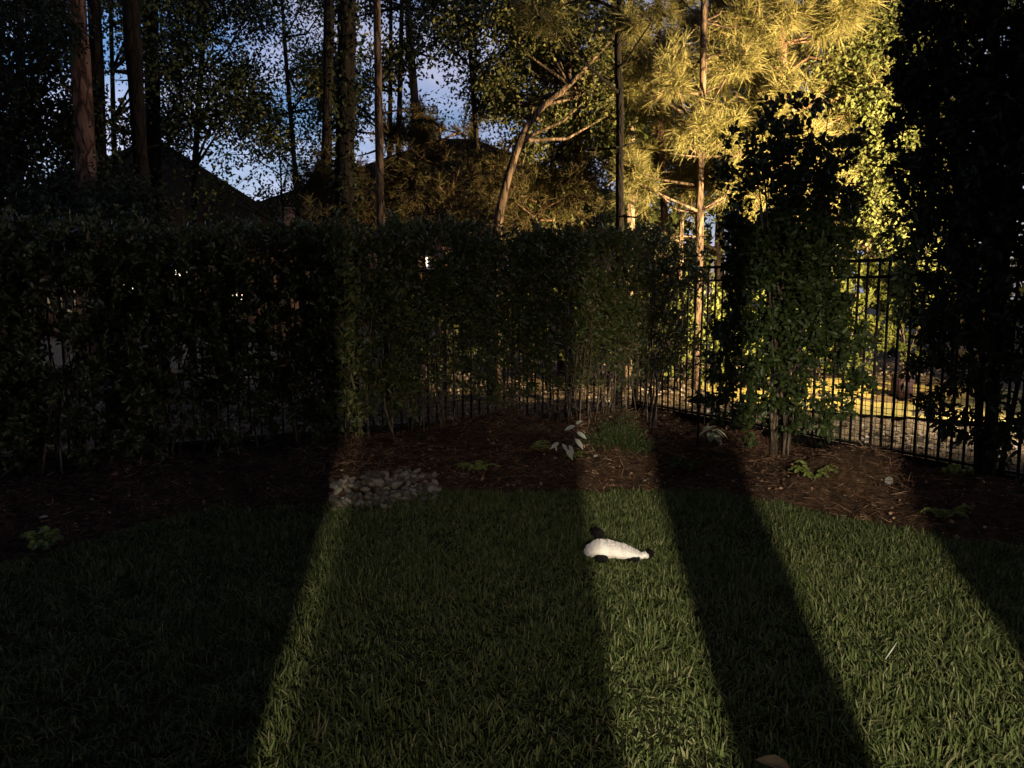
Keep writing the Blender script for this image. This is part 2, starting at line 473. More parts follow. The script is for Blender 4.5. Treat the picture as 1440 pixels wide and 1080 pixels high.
# grass blades
def build_grass():
    mb = MB()
    def field(x0, x1, y0, y1, dens):
        n = int((x1 - x0) * (y1 - y0) * dens)
        return np.stack([RNG.uniform(x0, x1, n), RNG.uniform(y0, y1, n)], 1)
    p = field(-5.2, 5.2, 1.9, 6.3, 7800)
    s = lawn_dist(p[:, 0], p[:, 1])
    infr = np.abs(p[:, 0]) < 0.70 * p[:, 1] + 0.5
    wob = .05 * np.sin(p[:, 0] * 7.3) + .035 * np.sin(p[:, 0] * 17.1 + p[:, 1] * 9) + .03 * np.sin(p[:, 0] * 31)
    patch = np.sin(p[:, 0] * 2.3 + 1.3 * np.sin(p[:, 1] * 1.9)) * np.sin(p[:, 1] * 2.9 + np.sin(p[:, 0] * 3.1))
    keep = (s < 0.04 + wob - 0.1 * RNG.random(len(p)) ** 2) & (RNG.random(len(p)) < .82 + .18 * patch) & (infr | (RNG.random(len(p)) < 0.3))
    p = p[keep]; n = len(p)
    z = gz(p[:, 0], p[:, 1])
    # clumps lean together
    cl = np.sin(p[:, 0] * 9 + 2 * np.sin(p[:, 1] * 7)) + np.sin(p[:, 1] * 11 + 3 * np.sin(p[:, 0] * 5))
    az = cl * 1.5 + RNG.uniform(0, 2 * np.pi, n) * 0.75
    h = (0.047 + 0.016 * np.sin(p[:, 0] * 3.3) * np.sin(p[:, 1] * 4.1) + .012 * np.sin(p[:, 0] * 13 + 2 * np.sin(p[:, 1] * 9)) * np.sin(p[:, 1] * 15)) * RNG.uniform(0.35, 1.45, n)
    lean = np.clip(RNG.normal(0.7, 0.5, n), 0.05, 1.9)
    w = RNG.uniform(0.0019, 0.0043, n)
    d = np.stack([np.cos(az), np.sin(az)], 1)
    sd = RNG.uniform(0, np.pi, n)
    S = np.stack([np.cos(sd), np.sin(sd), np.zeros(n)], 1) * w[:, None]
    B = np.stack([p[:, 0], p[:, 1], z - 0.005], 1)
    def at(t, ww):
        c = B.copy()
        c[:, :2] += d * (h * lean * t ** 2)[:, None]
        c[:, 2] += h * t * (1 - 0.35 * lean * t)
        return c - S * ww, c + S * ww
    a0, a1 = at(0.0, 0.8); b0, b1 = at(0.45, 1.0); c0, c1 = at(0.8, 0.75); t0, _ = at(1.05, 0.0)
    Vv = np.stack([a0, a1, b0, b1, c0, c1, t0], 1).reshape(-1, 3)
    b = np.arange(n)[:, None] * 7
    mb.add(Vv, Q=np.concatenate([b + [0, 1, 3, 2], b + [2, 3, 5, 4]]), T=b + [4, 5, 6])
    q = RNG.choice(n, 2600)                                   # dead blades and clippings lying in the turf
    c = np.stack([p[q, 0], p[q, 1], z[q] + RNG.uniform(.012, .04, 2600)], 1)
    leaves(mb, c, rand_dirs(2600) * [1, 1, .35], RNG.uniform(.02, .07, 2600), RNG.uniform(.001, .0022, 2600))
    o = mb.build('grass', M['grass'])
    return tag(o, 'coarse broad bladed green turf of the lawn', 'grass', kind='stuff')


build_grass()


def build_straw():
    mb = MB()
    n = 60000
    x = RNG.uniform(-5, 5.5, n); y = RNG.uniform(3.5, 10, n)
    s = lawn_dist(x, y)
    k = (s > 0.03) & side_of_fence(x, y) & (np.abs(x) < 0.72 * y + 0.4)
    x, y = x[k], y[k]; n = len(x)
    C = np.stack([x, y, gz(x, y) + RNG.uniform(0.0, 0.022, n)], 1)
    az = RNG.uniform(0, 2 * np.pi, n)
    D = np.stack([np.cos(az), np.sin(az), RNG.normal(0, 0.22, n)], 1)
    leaves(mb, C, D, RNG.uniform(0.04, 0.16, n), RNG.uniform(0.0016, 0.004, n), N=np.tile([0, 0, 1.0], (n, 1)) + RNG.normal(0, .3, (n, 3)))
    m = n // 4                                                                     # bark chips
    c = C[:m] + RNG.normal(0, .03, (m, 3)) * [1, 1, 0]
    leaves(mb, c, rand_dirs(m) * [1, 1, .4], RNG.uniform(0.015, 0.045, m), RNG.uniform(0.006, 0.014, m))
    q_ = RNG.random(n) < .012                                                      # dry leaves and twig bits among the straw
    leaves(mb, C[q_] + [0, 0, .012], rand_dirs(q_.sum()) * [1, 1, .5], RNG.uniform(.03, .065, q_.sum()), RNG.uniform(.009, .02, q_.sum()))
    clump = np.sin(x * 5.1 + 2 * np.sin(y * 3.7)) * np.sin(y * 6.3 + 1.5 * np.sin(x * 4.1)) > .35      # straw drifts
    cc = C[clump] + [0, 0, .02]; mm = len(cc)
    leaves(mb, cc, rand_dirs(mm) * [1, 1, .5], RNG.uniform(.06, .17, mm), RNG.uniform(.0016, .0034, mm))
    tag(mb.build('pine_straw', M['straw']), 'loose reddish brown pine straw and bark chips over the bed', 'mulch', kind='stuff')
    mb = MB(); n = 26000
    x = RNG.uniform(-7, 12, n); y = 4 + 16 * RNG.random(n) ** 1.4
    k = ~side_of_fence(x, y) & (lawn_dist(x, y) > .1) & (np.abs(x) < 0.75 * y + 1.5) & ~((x > 3.3) & (y > 8.6) & (y < 13.4))
    x, y = x[k], y[k]; n = len(x)
    C = np.stack([x, y, gz(x, y) + RNG.uniform(0.005, 0.03, n)], 1)
    leaves(mb, C, rand_dirs(n) * [1, 1, .35], RNG.uniform(0.04, 0.09, n), RNG.uniform(0.014, 0.03, n))
    tag(mb.build('leaf_litter', M['litter']), 'fallen dry leaves strewn over the ground beyond the fence', 'leaf litter', kind='stuff')


build_straw()

# the yellow path in the neighbouring yard
pth = [(3.0, 10.6, 12.6), (4.0, 9.95, 13.6), (4.8, 9.2, 13.6), (5.6, 8.6, 13.3), (6.6, 8.1, 12.6), (8.2, 7.9, 11.8), (11.0, 7.8, 11.2)]
mb = MB(); Vp = []
for k_, (a, b, c) in enumerate(pth):
    for q_ in range(5):
        yy = b + (c - b) * q_ / 4
        Vp.append((a, yy, G(a, yy) + 0.03))
Qp = [(i * 5 + j, (i + 1) * 5 + j, (i + 1) * 5 + j + 1, i * 5 + j + 1) for i in range(len(pth) - 1) for j in range(4)]
mb.add(Vp, Q=Qp)
tag(mb.build('path', M['sand'], smooth=True), kind='structure')

# ------------------------------------------------------------------ the house behind the camera and its lamp
def build_own_house():
    t = thing('house', 'rendered garden house behind the lawn with a glazed door and lit room', 'house', (0, -0.8, 0))
    def part(name, boxes, m):
        mb = MB()
        for c, d in boxes: mb.box((c[0], c[1] + 0.8, c[2]), d)
        return mb.build(name, M[m], t)
    part('wall', [((-5.35, -0.9, 3.0), (9.3, .2, 6.0)), ((5.6, -0.9, 3.0), (8.6, .2, 6.0)), ((-.5125, -0.9, 4.065), (.375, .2, 3.87)), ((.7495, -0.9, 4.065), (1.101, .2, 3.87)), ((-.063, -0.9, 4.25), (.524, .2, 3.5)),
                  ((-9.9, -4.0, 3.0), (.2, 5.99, 6.0)), ((9.9, -4.0, 3.0), (.2, 5.99, 6.0)), ((0, -7.1, 3.0), (20, .2, 6.0))], 'render')
    part('floor', [((0, -4.0, 0.01), (19.5, 5.9, .1))], 'siding')
    part('ceiling', [((0, -4.0, 2.75), (19.5, 5.9, .1))], 'render')
    part('roof', [((0, -3.9, 6.1), (21, 7.2, .18))], 'roof')
    part('sky_block_roof', [((0, .35, 2.95), (19, 2.3, .12))], 'roof')  # unseen roof and its posts, added to block skylight over the near lawn
    for px_ in (-4.6, 4.6):
        part('post', [((px_, 1.35, 1.44), (.14, .14, 2.88))], 'trim')
    part('door_jamb', [((-.66, -.80, 1.07), (.06, .05, 2.13))], 'trim')
    part('door_jamb', [((1.31, -.80, 1.07), (.03, .05, 2.13))], 'trim')
    # unseen panels added to cut the lamplight into bands across the lawn
    part('band_panel', [((-.533, -.885, 1.07), (.334, .004, 2.12))], 'densefilter')
    part('band_filter', [((-.3505, -.882, 1.07), (.049, .004, 2.12))], 'net')
    part('band_panel', [((.4735, -.885, 1.07), (.217, .004, 2.12))], 'thinfilter')
    part('band_filter', [((-.0635, -.885, 1.07), (.525, .004, 2.12))], 'sheer')
    part('band_panel', [((1.091, -.885, 1.07), (.358, .004, 2.12))], 'thinfilter')
    part('upper_light_filter', [((-.063, -.885, 2.315), (.524, .004, .37))], 'upperfilter')  # added slot panel letting faint lamplight onto the upper hedge
    part('door_jamb', [((1.285, -.885, 1.07), (.03, .03, 2.13))], 'trim')
    lt = thing('pendant_lamp', 'slim vertical tube lamp hanging from the ceiling of the lit room', 'lamp', tuple(LAMP_ROOM))
    mb = MB(); mb.tube([(0, -.05, .3), (0, -.05, .395)], [.006, .006], 6); mb.build('cord', M['metal'], lt)
    mb = MB(); mb.tube([(0, -.05, -.31), (0, -.05, .31)], [.03, .03], 12); mb.build('lamp_shade', M['metal'], lt)
    ld = bpy.data.lights.new('room_light', 'AREA')
    ld.energy = LAMP_ROOM_W; ld.color = LAMP_ROOM_COL; ld.shape = 'RECTANGLE'; ld.size = LAMP_ROOM_R; ld.size_y = .62
    lo = bpy.data.objects.new('room_light', ld); COL.objects.link(lo); lo.parent = lt
    lo.rotation_euler = (R(90), 0, 0)


build_own_house()


def build_flood():
    b = (LAMP_YARD.x, LAMP_YARD.y)
    t = thing('flood_light', 'black flood light on a tall steel post in the neighbouring yard', 'lamp', (b[0], b[1], G(*b)))
    top = LAMP_YARD.z - G(*b)
    mb = MB(); mb.tube([(.25, 0, 0), (.25, 0, top + .1)], [.05, .04], 10); mb.build('post', M['metal'], t)
    d = (LAMP_YARD_AIM - LAMP_YARD).normalized()
    rot = d.to_track_quat('-Z', 'Y').to_matrix()
    mb = MB(); c = Vector((0, 0, top)) - d * 0.06
    mb.box(tuple(c), (.30, .22, .06), rot); mb.build('lamp_head', M['metal'], t)
    mb = MB(); mb.tube([c, (.25, 0, top)], [.02, .02], 6); mb.build('arm', M['metal'], t)
    ld = bpy.data.lights.new('yard_light', 'SPOT')
    ld.energy = LAMP_YARD_W; ld.color = LAMP_YARD_COL; ld.shadow_soft_size = 0.08
    ld.spot_size = LAMP_YARD_CONE; ld.spot_blend = 1.0
    lo = bpy.data.objects.new('yard_light', ld); COL.objects.link(lo); lo.parent = t
    lo.location = (0, 0, top); lo.rotation_euler = d.to_track_quat('-Z', 'Y').to_euler()
    # second head, added to brighten the ground along the fence
    p2 = Vector((.12, -.05, top - .45)); d2 = (Vector((4.7, 8.7, .1)) - LAMP_YARD - Vector((.12, -.05, -.45))).normalized()
    mb = MB(); mb.box(tuple(p2 - d2 * .06), (.24, .18, .05), d2.to_track_quat('-Z', 'Y').to_matrix()); mb.build('lamp_head', M['metal'], t)
    mb = MB(); mb.tube([p2 - d2 * .08, (.25, 0, top - .45)], [.02, .02], 6); mb.build('arm', M['metal'], t)
    ld = bpy.data.lights.new('ground_fill_light', 'SPOT'); ld.energy = LAMP_GROUND_W; ld.color = (1.0, .84, .6); ld.shadow_soft_size = .06
    ld.spot_size = R(92); ld.spot_blend = 1.0
    lo = bpy.data.objects.new('ground_fill_light', ld); COL.objects.link(lo); lo.parent = t
    lo.location = p2; lo.rotation_euler = d2.to_track_quat('-Z', 'Y').to_euler()


build_flood()

# ------------------------------------------------------------------ neighbouring houses
def build_house(name, label, cx, cy, hw, hd, eave, apex, ridge, lit, dark):
    """Hipped house: half width hw, half depth hd, ridge half length along x."""
    t = thing(name, label, 'house', (cx, cy, 0), 'houses beyond the trees')
    mb = MB(); mb.box((0, 0, eave / 2), (2 * hw, 2 * hd, eave)); mb.build('wall', M['siding'], t)
    ov = 0.5; a, b = hw + ov, hd + ov; z0 = eave - 0.12
    mb = MB()
    v = [(-a, -b, z0), (a, -b, z0), (a, b, z0), (-a, b, z0), (-ridge, 0, apex), (ridge, 0, apex),
         (-a, -b, z0 - .2), (a, -b, z0 - .2), (a, b, z0 - .2), (-a, b, z0 - .2)]
    mb.add(v, Q=[(0, 1, 5, 4), (2, 3, 4, 5), (6, 7, 1, 0), (7, 8, 2, 1), (8, 9, 3, 2), (9, 6, 0, 3), (9, 8, 7, 6)], T=[(1, 2, 5), (3, 0, 4)])
    rf = mb.build('roof', M['roof'], t)
    for x, z, w, h, m in [(*q, 'litwin') for q in lit] + [(*q, 'glass') for q in dark]:
        mb = MB()
        for c, d in (((x, -hd - .03, z + h / 2 + .05), (w + .2, .1, .1)), ((x, -hd - .04, z - h / 2 - .05), (w + .26, .14, .1)),
                     ((x - w / 2 - .05, -hd - .03, z), (.1, .1, h)), ((x + w / 2 + .05, -hd - .03, z), (.1, .1, h)),
                     ((x, -hd - .035, z), (.04, .05, h))):
            mb.box(c, d)
        wf = mb.build('window', M['trim'], t)
        mb = MB(); mb.box((x, -hd - .01, z), (w, .02, h)); mb.build('pane', M[m], wf)
    return t, rf


hA, rA = build_house('neighbour_house', 'dark brick house with a steep hipped roof on the left behind tall trunks', -14.5, 32, 6.4, 5.0, 3.2, 7.75, 0.4,
                     [(-3.4, 2.0, .7, 1.1), (1.0, 1.8, .7, 1.0), (3.05, 2.0, .7, 1.1), (5.0, 1.85, .5, .9)], [(-5.3, 1.8, .8, 1.4), (-1.2, 1.8, .8, 1.4)])
mb = MB(); mb.box((5.1, 1.0, 4.5), (.55, .55, 1.3)); mb.box((5.1, 1.0, 5.19), (.65, .65, .08)); mb.build('chimney', M['siding'], rA)
hB, rB = build_house('neighbour_house', 'dark house with a wide low hipped roof in the middle behind the trees', -3.2, 46, 11.5, 7.5, 5.2, 10.6, 1.0,
                     [(-1.1, 3.2, .3, .45), (6.1, 1.6, .4, .7)], [(-7.5, 3.2, .9, 1.2), (3.5, 3.2, .9, 1.2)])

# ------------------------------------------------------------------ fence
H_F = 1.83


def build_fence(name, label, origin, direction, length, post_at, step=0.108, net=None, post_mat='iron', base=True):
    ang = math.atan2(direction[1], direction[0])
    z0 = G(*(origin + direction * length * 0.4)) - 0.02
    t = thing(name, label, 'fence', (origin[0], origin[1], z0), 'black iron fence round the garden', ang)
    me = None
    n = int(length / step)
    mbp = MB(); mbp.box((0, 0, (H_F + .05) / 2), (.017, .017, H_F - .05)); mbp.box((0, 0, H_F - .02), (.012, .012, .04))
    me = mbp.mesh('picket'); me.materials.append(M['iron'])
    for k in range(1, n):
        x = k * step
        if min(abs(x - q) for q in post_at) < 0.05: continue
        o = obj('picket', me, None, t); o.location = (x, 0, 0)
        o.rotation_euler = (random.gauss(0, .004), random.gauss(0, .004), 0)
    for z, hh in ((H_F - .02, .03), (H_F - .17, .026), (0.10, .022)):
        mb = MB(); mb.box((length / 2, 0, z), (length, .034, hh)); mb.build('rail', M['iron'], t)
    for q in post_at:
        mb = MB(); mb.box((q, 0, (H_F + .06) / 2 - .05), (.062, .062, H_F + .16)); mb.box((q, 0, H_F + .07), (.078, .078, .02))
        mb.build('post', M[post_mat], t)
    if base:
        mb = MB(); mb.box((length / 2, -0.035 if direction[1] < 0 and direction[0] > 0 else 0.035, .03), (length, .02, .11))
        mb.build('edging_board', M['shadeblack'], t)
    if net:
        x0, x1, top = net
        mb = MB(); sgn = 0.024 if direction[0] > 0 else -0.024
        rng = np.random.default_rng(3)
        for k in range(int((x1 - x0) / .052)):
            x = x0 + k * .052
            zz = np.linspace(0.04, top, 7)
            mb.tube([(x + rng.normal(0, .004), sgn + rng.normal(0, .003), z) for z in zz], .0032, 3, cap=False)
        for k in range(int(top / .052)):
            z = .06 + k * .052
            xx = np.linspace(x0, x1, 26)
            mb.tube([(x, sgn + rng.normal(0, .003), z + rng.normal(0, .005)) for x in xx], .0032, 3, cap=False)
        tag(mb.build('wire_netting', M['wire'], t), kind='stuff')
    return t


build_fence('iron_fence', 'black iron picket fence behind the long hedge', CORNER, DB, 12.0, [1.0, 3.4, 5.8, 8.2, 10.6], net=(0.1, 4.5, .5), post_mat='greenpost')
build_fence('iron_fence', 'black iron picket fence with wire netting on the right beside the tall shrub', CORNER, DR, 8.2, [0.0, 2.45, 4.9, 7.3], net=(0.1, 7.8, .74))

# ------------------------------------------------------------------ hedge
def shrub(name, label, cat, base, hw, hd, z_lo, z_hi, n_leaf, mat, group=None, leaf=(.05, .014), stems=5, shape='box',
          ang=0.0, seed=0, thin=None, stem_r=.014, cl=0.1, stem_mat='stem', holes=0.0, twigs=0, shoots=0):
    """Leafy shrub: bare stems below, leaves on twigs through the whole crown."""
    rng = np.random.default_rng(seed)
    z = G(*base)
    t = thing(name, label, cat, (base[0], base[1], z), group, ang)
    ms = MB(); ml = MB()
    tips = []
    for k in range(stems):
        a = rng.uniform(0, 2 * np.pi); r0 = rng.uniform(.02, .12) if shape != 'box' else rng.uniform(.05, .42)
        top = np.array([rng.uniform(-.8, .8) * hw, rng.uniform(-.7, .7) * hd, z_hi * rng.uniform(.7, .97)])
        b0 = np.array([np.cos(a) * r0, np.sin(a) * r0, -.05])
        pts = [b0]
        for q in (0.2, 0.45, 0.7, 1.0):
            pts.append(b0 + (top - b0) * [q ** 1.5, q ** 1.5, q] + rng.normal(0, .025, 3))
        ms.tube(pts, np.linspace(stem_r * rng.uniform(.7, 1.2), .004, 5), 6)
        tips.append(np.array(pts))
    for k in range(twigs):                                     # bare side twigs low on the stems
        q = tips[rng.integers(len(tips))]; f = rng.uniform(.5, 3.2); j = int(f); s0 = q[j] + (q[j + 1] - q[j]) * (f - j)
        a = rng.uniform(0, 2 * np.pi); L = rng.uniform(.12, .4)
        d = np.array([np.cos(a), np.sin(a), rng.uniform(-.1, 1.0)]) * L
        ms.tube([s0, s0 + d * .5 + rng.normal(0, .02, 3), s0 + d], [.005, .0035, .0015], 4, cap=False)
    ms.build('stem', M[stem_mat], t, smooth=True)
    ncl = max(8, int(n_leaf / 26))
    if shape == 'box':
        c = rng.uniform(-1, 1, (ncl, 3)) * [hw, hd, 1]
        c[:, 2] = z_lo + (z_hi - z_lo) * rng.random(ncl) ** 0.8
    else:
        d = rand_dirs(ncl, rng) * rng.random((ncl, 1)) ** 0.42
        prof = shape
        c = d * [hw, hd, (z_hi - z_lo) / 2] + [0, 0, (z_lo + z_hi) / 2]
        if callable(prof): c = prof(c, rng)
    if holes:
        f = np.sin(c[:, 0] * 9 + seed) + np.sin(c[:, 2] * 8 + seed * 1.7) + np.sin((c[:, 0] - c[:, 2]) * 6 + 1.3 * seed)
        c = c[f < 1.9 - holes * 2]
    if thin is not None:                                       # fewer sprigs low down
        pr = np.clip((c[:, 2] - thin[0]) / (thin[1] - thin[0]), 0, 1) * (1 - thin[2]) + thin[2]
        c = c[rng.random(len(c)) < pr]
    out = unit(c - [0, 0, z_lo * .5 + z_hi * .3]) + rand_dirs(len(c), rng) * .8 + [0, 0, .35]
    out = unit(out)
    tw = rng.uniform(.07, .16, len(c))
    m = 26
    tt = rng.random((len(c), m)) ** .7
    C = c[:, None] + out[:, None] * (tt * tw[:, None] - tw[:, None] * .5)[..., None] + rng.normal(0, cl * .28, (len(c), m, 3))
    D = unit(out[:, None] * .5 + rng.normal(0, .7, (len(c), m, 3)))
    C = C.reshape(-1, 3); D = D.reshape(-1, 3); n = len(C)
    leaves(ml, C, D, leaf[0] * rng.uniform(.6, 1.25, n), leaf[1] * rng.uniform(.7, 1.2, n), rng, fine=True)
    for k in range(shoots):                                    # new shoots above the clipped top
        s0 = np.array([rng.uniform(-1, 1) * hw, rng.uniform(-1, 1) * hd, z_hi - .05]); h = rng.uniform(.05, .24)
        d = np.array([rng.normal(0, .25), rng.normal(0, .25), 1]) * h
        ml.tube([s0, s0 + d * .5, s0 + d], [.003, .0025, .001], 3, cap=False)
        nn_ = 9; f = rng.random(nn_)[:, None]
        leaves(ml, s0 + d * f, rng.normal(0, .6, (nn_, 3)) + [0, 0, .5], leaf[0] * rng.uniform(.6, 1.1, nn_), leaf[1] * np.ones(nn_), rng, fine=True)
    ml.build('leaves', M[mat], t)
    return t


hedge_labels = ['hedge shrub nearest the fence corner with pale bare stems below', 'hedge shrub with fence pickets showing between its bare stems',
                'hedge shrub with open twiggy base behind the dark earth mound', 'hedge shrub thinning low down just right of the stone pile',
                'hedge shrub leafy to the ground directly behind the stone pile', 'dark hedge shrub left of the stone pile',
                'dark hedge shrub behind the upright stalky weed', 'very dark hedge shrub in front of the red brown pine trunk',
                'very dark hedge shrub behind the yellow leaved clump', 'black shaded hedge shrub next to the left frame edge']
for i, lb in enumerate(hedge_labels):
    u = 0.55 + 0.83 * i
    p = CORNER + DB * u + np.array([.468, -.884]) * (.50 + .05 * math.sin(i * 2.1))
    ang = math.atan2(DB[1], DB[0])
    low = i >= 4
    shrub('hedge_shrub', lb, 'hedge', p, .55, .34, .1 if low else .3, 2.18 - .012 * i + .06 * math.sin(i * 3), 13500 if low else 12000, 'hedge', 'clipped evergreen hedge along the back fence',
          leaf=(.068, .0165), stems=7 if low else 12, stem_r=.014 if low else .007, twigs=20 if low else 90, shoots=14, ang=ang, seed=100 + i, thin=(.45, 1.25, .20) if not low else (.1, .5, .6), holes=.06 if i < 6 else .10)
shrub('hedge_shrub', 'thin hedge shrub right of the corner with light coming through it', 'hedge', (1.72, 8.65), .42, .3, .5, 2.2, 7000, 'hedge',
      'clipped evergreen hedge along the back fence', leaf=(.056, .0135), stems=6, seed=131, thin=(.4, 1.4, .15), holes=.3)


def tall_prof(c, rng):
    # an upper head, a lighter waist and a full lower skirt
    z = c[:, 2]
    w = np.interp(z, [.2, .5, 1.1, 1.5, 1.9, 2.5, 3.0, 3.3], [.75, 1.1, 1.15, .85, .78, 1.0, .85, .4])
    r = np.sqrt((c[:, 0] / .68) ** 2 + (c[:, 1] / .5) ** 2) + 1e-6
    m = np.minimum(1, w * rng.random(len(c)) ** .45 / r)
    sc = np.where(r > 0, w * rng.random(len(c)) ** .5 / r, 1)
    c[:, 0] *= sc; c[:, 1] *= sc
    c[:, 2] = .22 + (z - z.min()) / (z.max() - z.min()) * 3.05
    return c


tb = shrub('tall_shrub', 'tall two tiered evergreen shrub dark against the lit pines by the right fence', 'shrub', (2.52, 7.1), .68, .5, .25, 3.3, 22000, 'holly',
           leaf=(.065, .02), stems=7, shape=tall_prof, seed=42, stem_r=.02, holes=.16)
mb = MB()
for dx, dy, r0, hx, zt in ((-.07, 0, .027, .05, 2.9), (.07, .05, .016, .25, 2.6), (-.0, -.08, .012, -.3, 2.3)):
    mb.tube([(dx, dy, -.05), (dx + .01, dy, .25), (dx + hx * .3, dy, .9), (dx + hx * .7, dy + .03, 1.7), (dx + hx, dy, zt)], [r0 * 1.25, r0, r0 * .85, r0 * .6, .008], 9, jitter=.06)
mb.build('trunk', M['palebark'], tb, smooth=True)


def cone_prof(c, rng):
    z = c[:, 2]; zz = (z - z.min()) / (z.max() - z.min())
    w = np.interp(zz, [0, .12, .35, .6, .85, 1], [.45, .75, .95, 1.0, .9, .55])
    a = rng.uniform(0, 2 * np.pi, len(c)); r = rng.random(len(c)) ** .45 * w
    return np.stack([np.cos(a) * r * 1.0 + .15, np.sin(a) * r * .8, .2 + zz * 5.0], 1)


dt = shrub('dark_evergreen', 'black shaded evergreen tree at the right edge beside the fence', 'tree', (3.78, 6.05), .9, .8, .3, 5.2, 46000, 'shadedarkleaf',
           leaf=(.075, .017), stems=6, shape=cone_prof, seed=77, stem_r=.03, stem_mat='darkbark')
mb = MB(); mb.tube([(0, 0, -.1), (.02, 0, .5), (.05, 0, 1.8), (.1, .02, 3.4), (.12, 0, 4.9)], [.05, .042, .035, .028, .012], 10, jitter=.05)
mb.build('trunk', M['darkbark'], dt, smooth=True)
shrub('evergreen_shrub', 'black shaded evergreen beyond the right frame edge near the lawn', 'shrub', (4.9, 5.2), .8, .8, .2, 5.6, 12000, 'shadedarkleaf',
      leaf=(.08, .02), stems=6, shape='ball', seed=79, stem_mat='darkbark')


# ------------------------------------------------------------------ trees beyond the fence
def smooth_path(pts, n=9):
    pts = np.array([tuple(p) for p in pts]); m = len(pts)
    t = np.linspace(0, m - 1, n)
    out = np.stack([np.interp(t, np.arange(m), pts[:, k]) for k in range(3)], 1)
    if n > m + 2:
        for _ in range(1):
            out[1:-1] = (out[:-2] + 2 * out[1:-1] + out[2:]) / 4
    return out


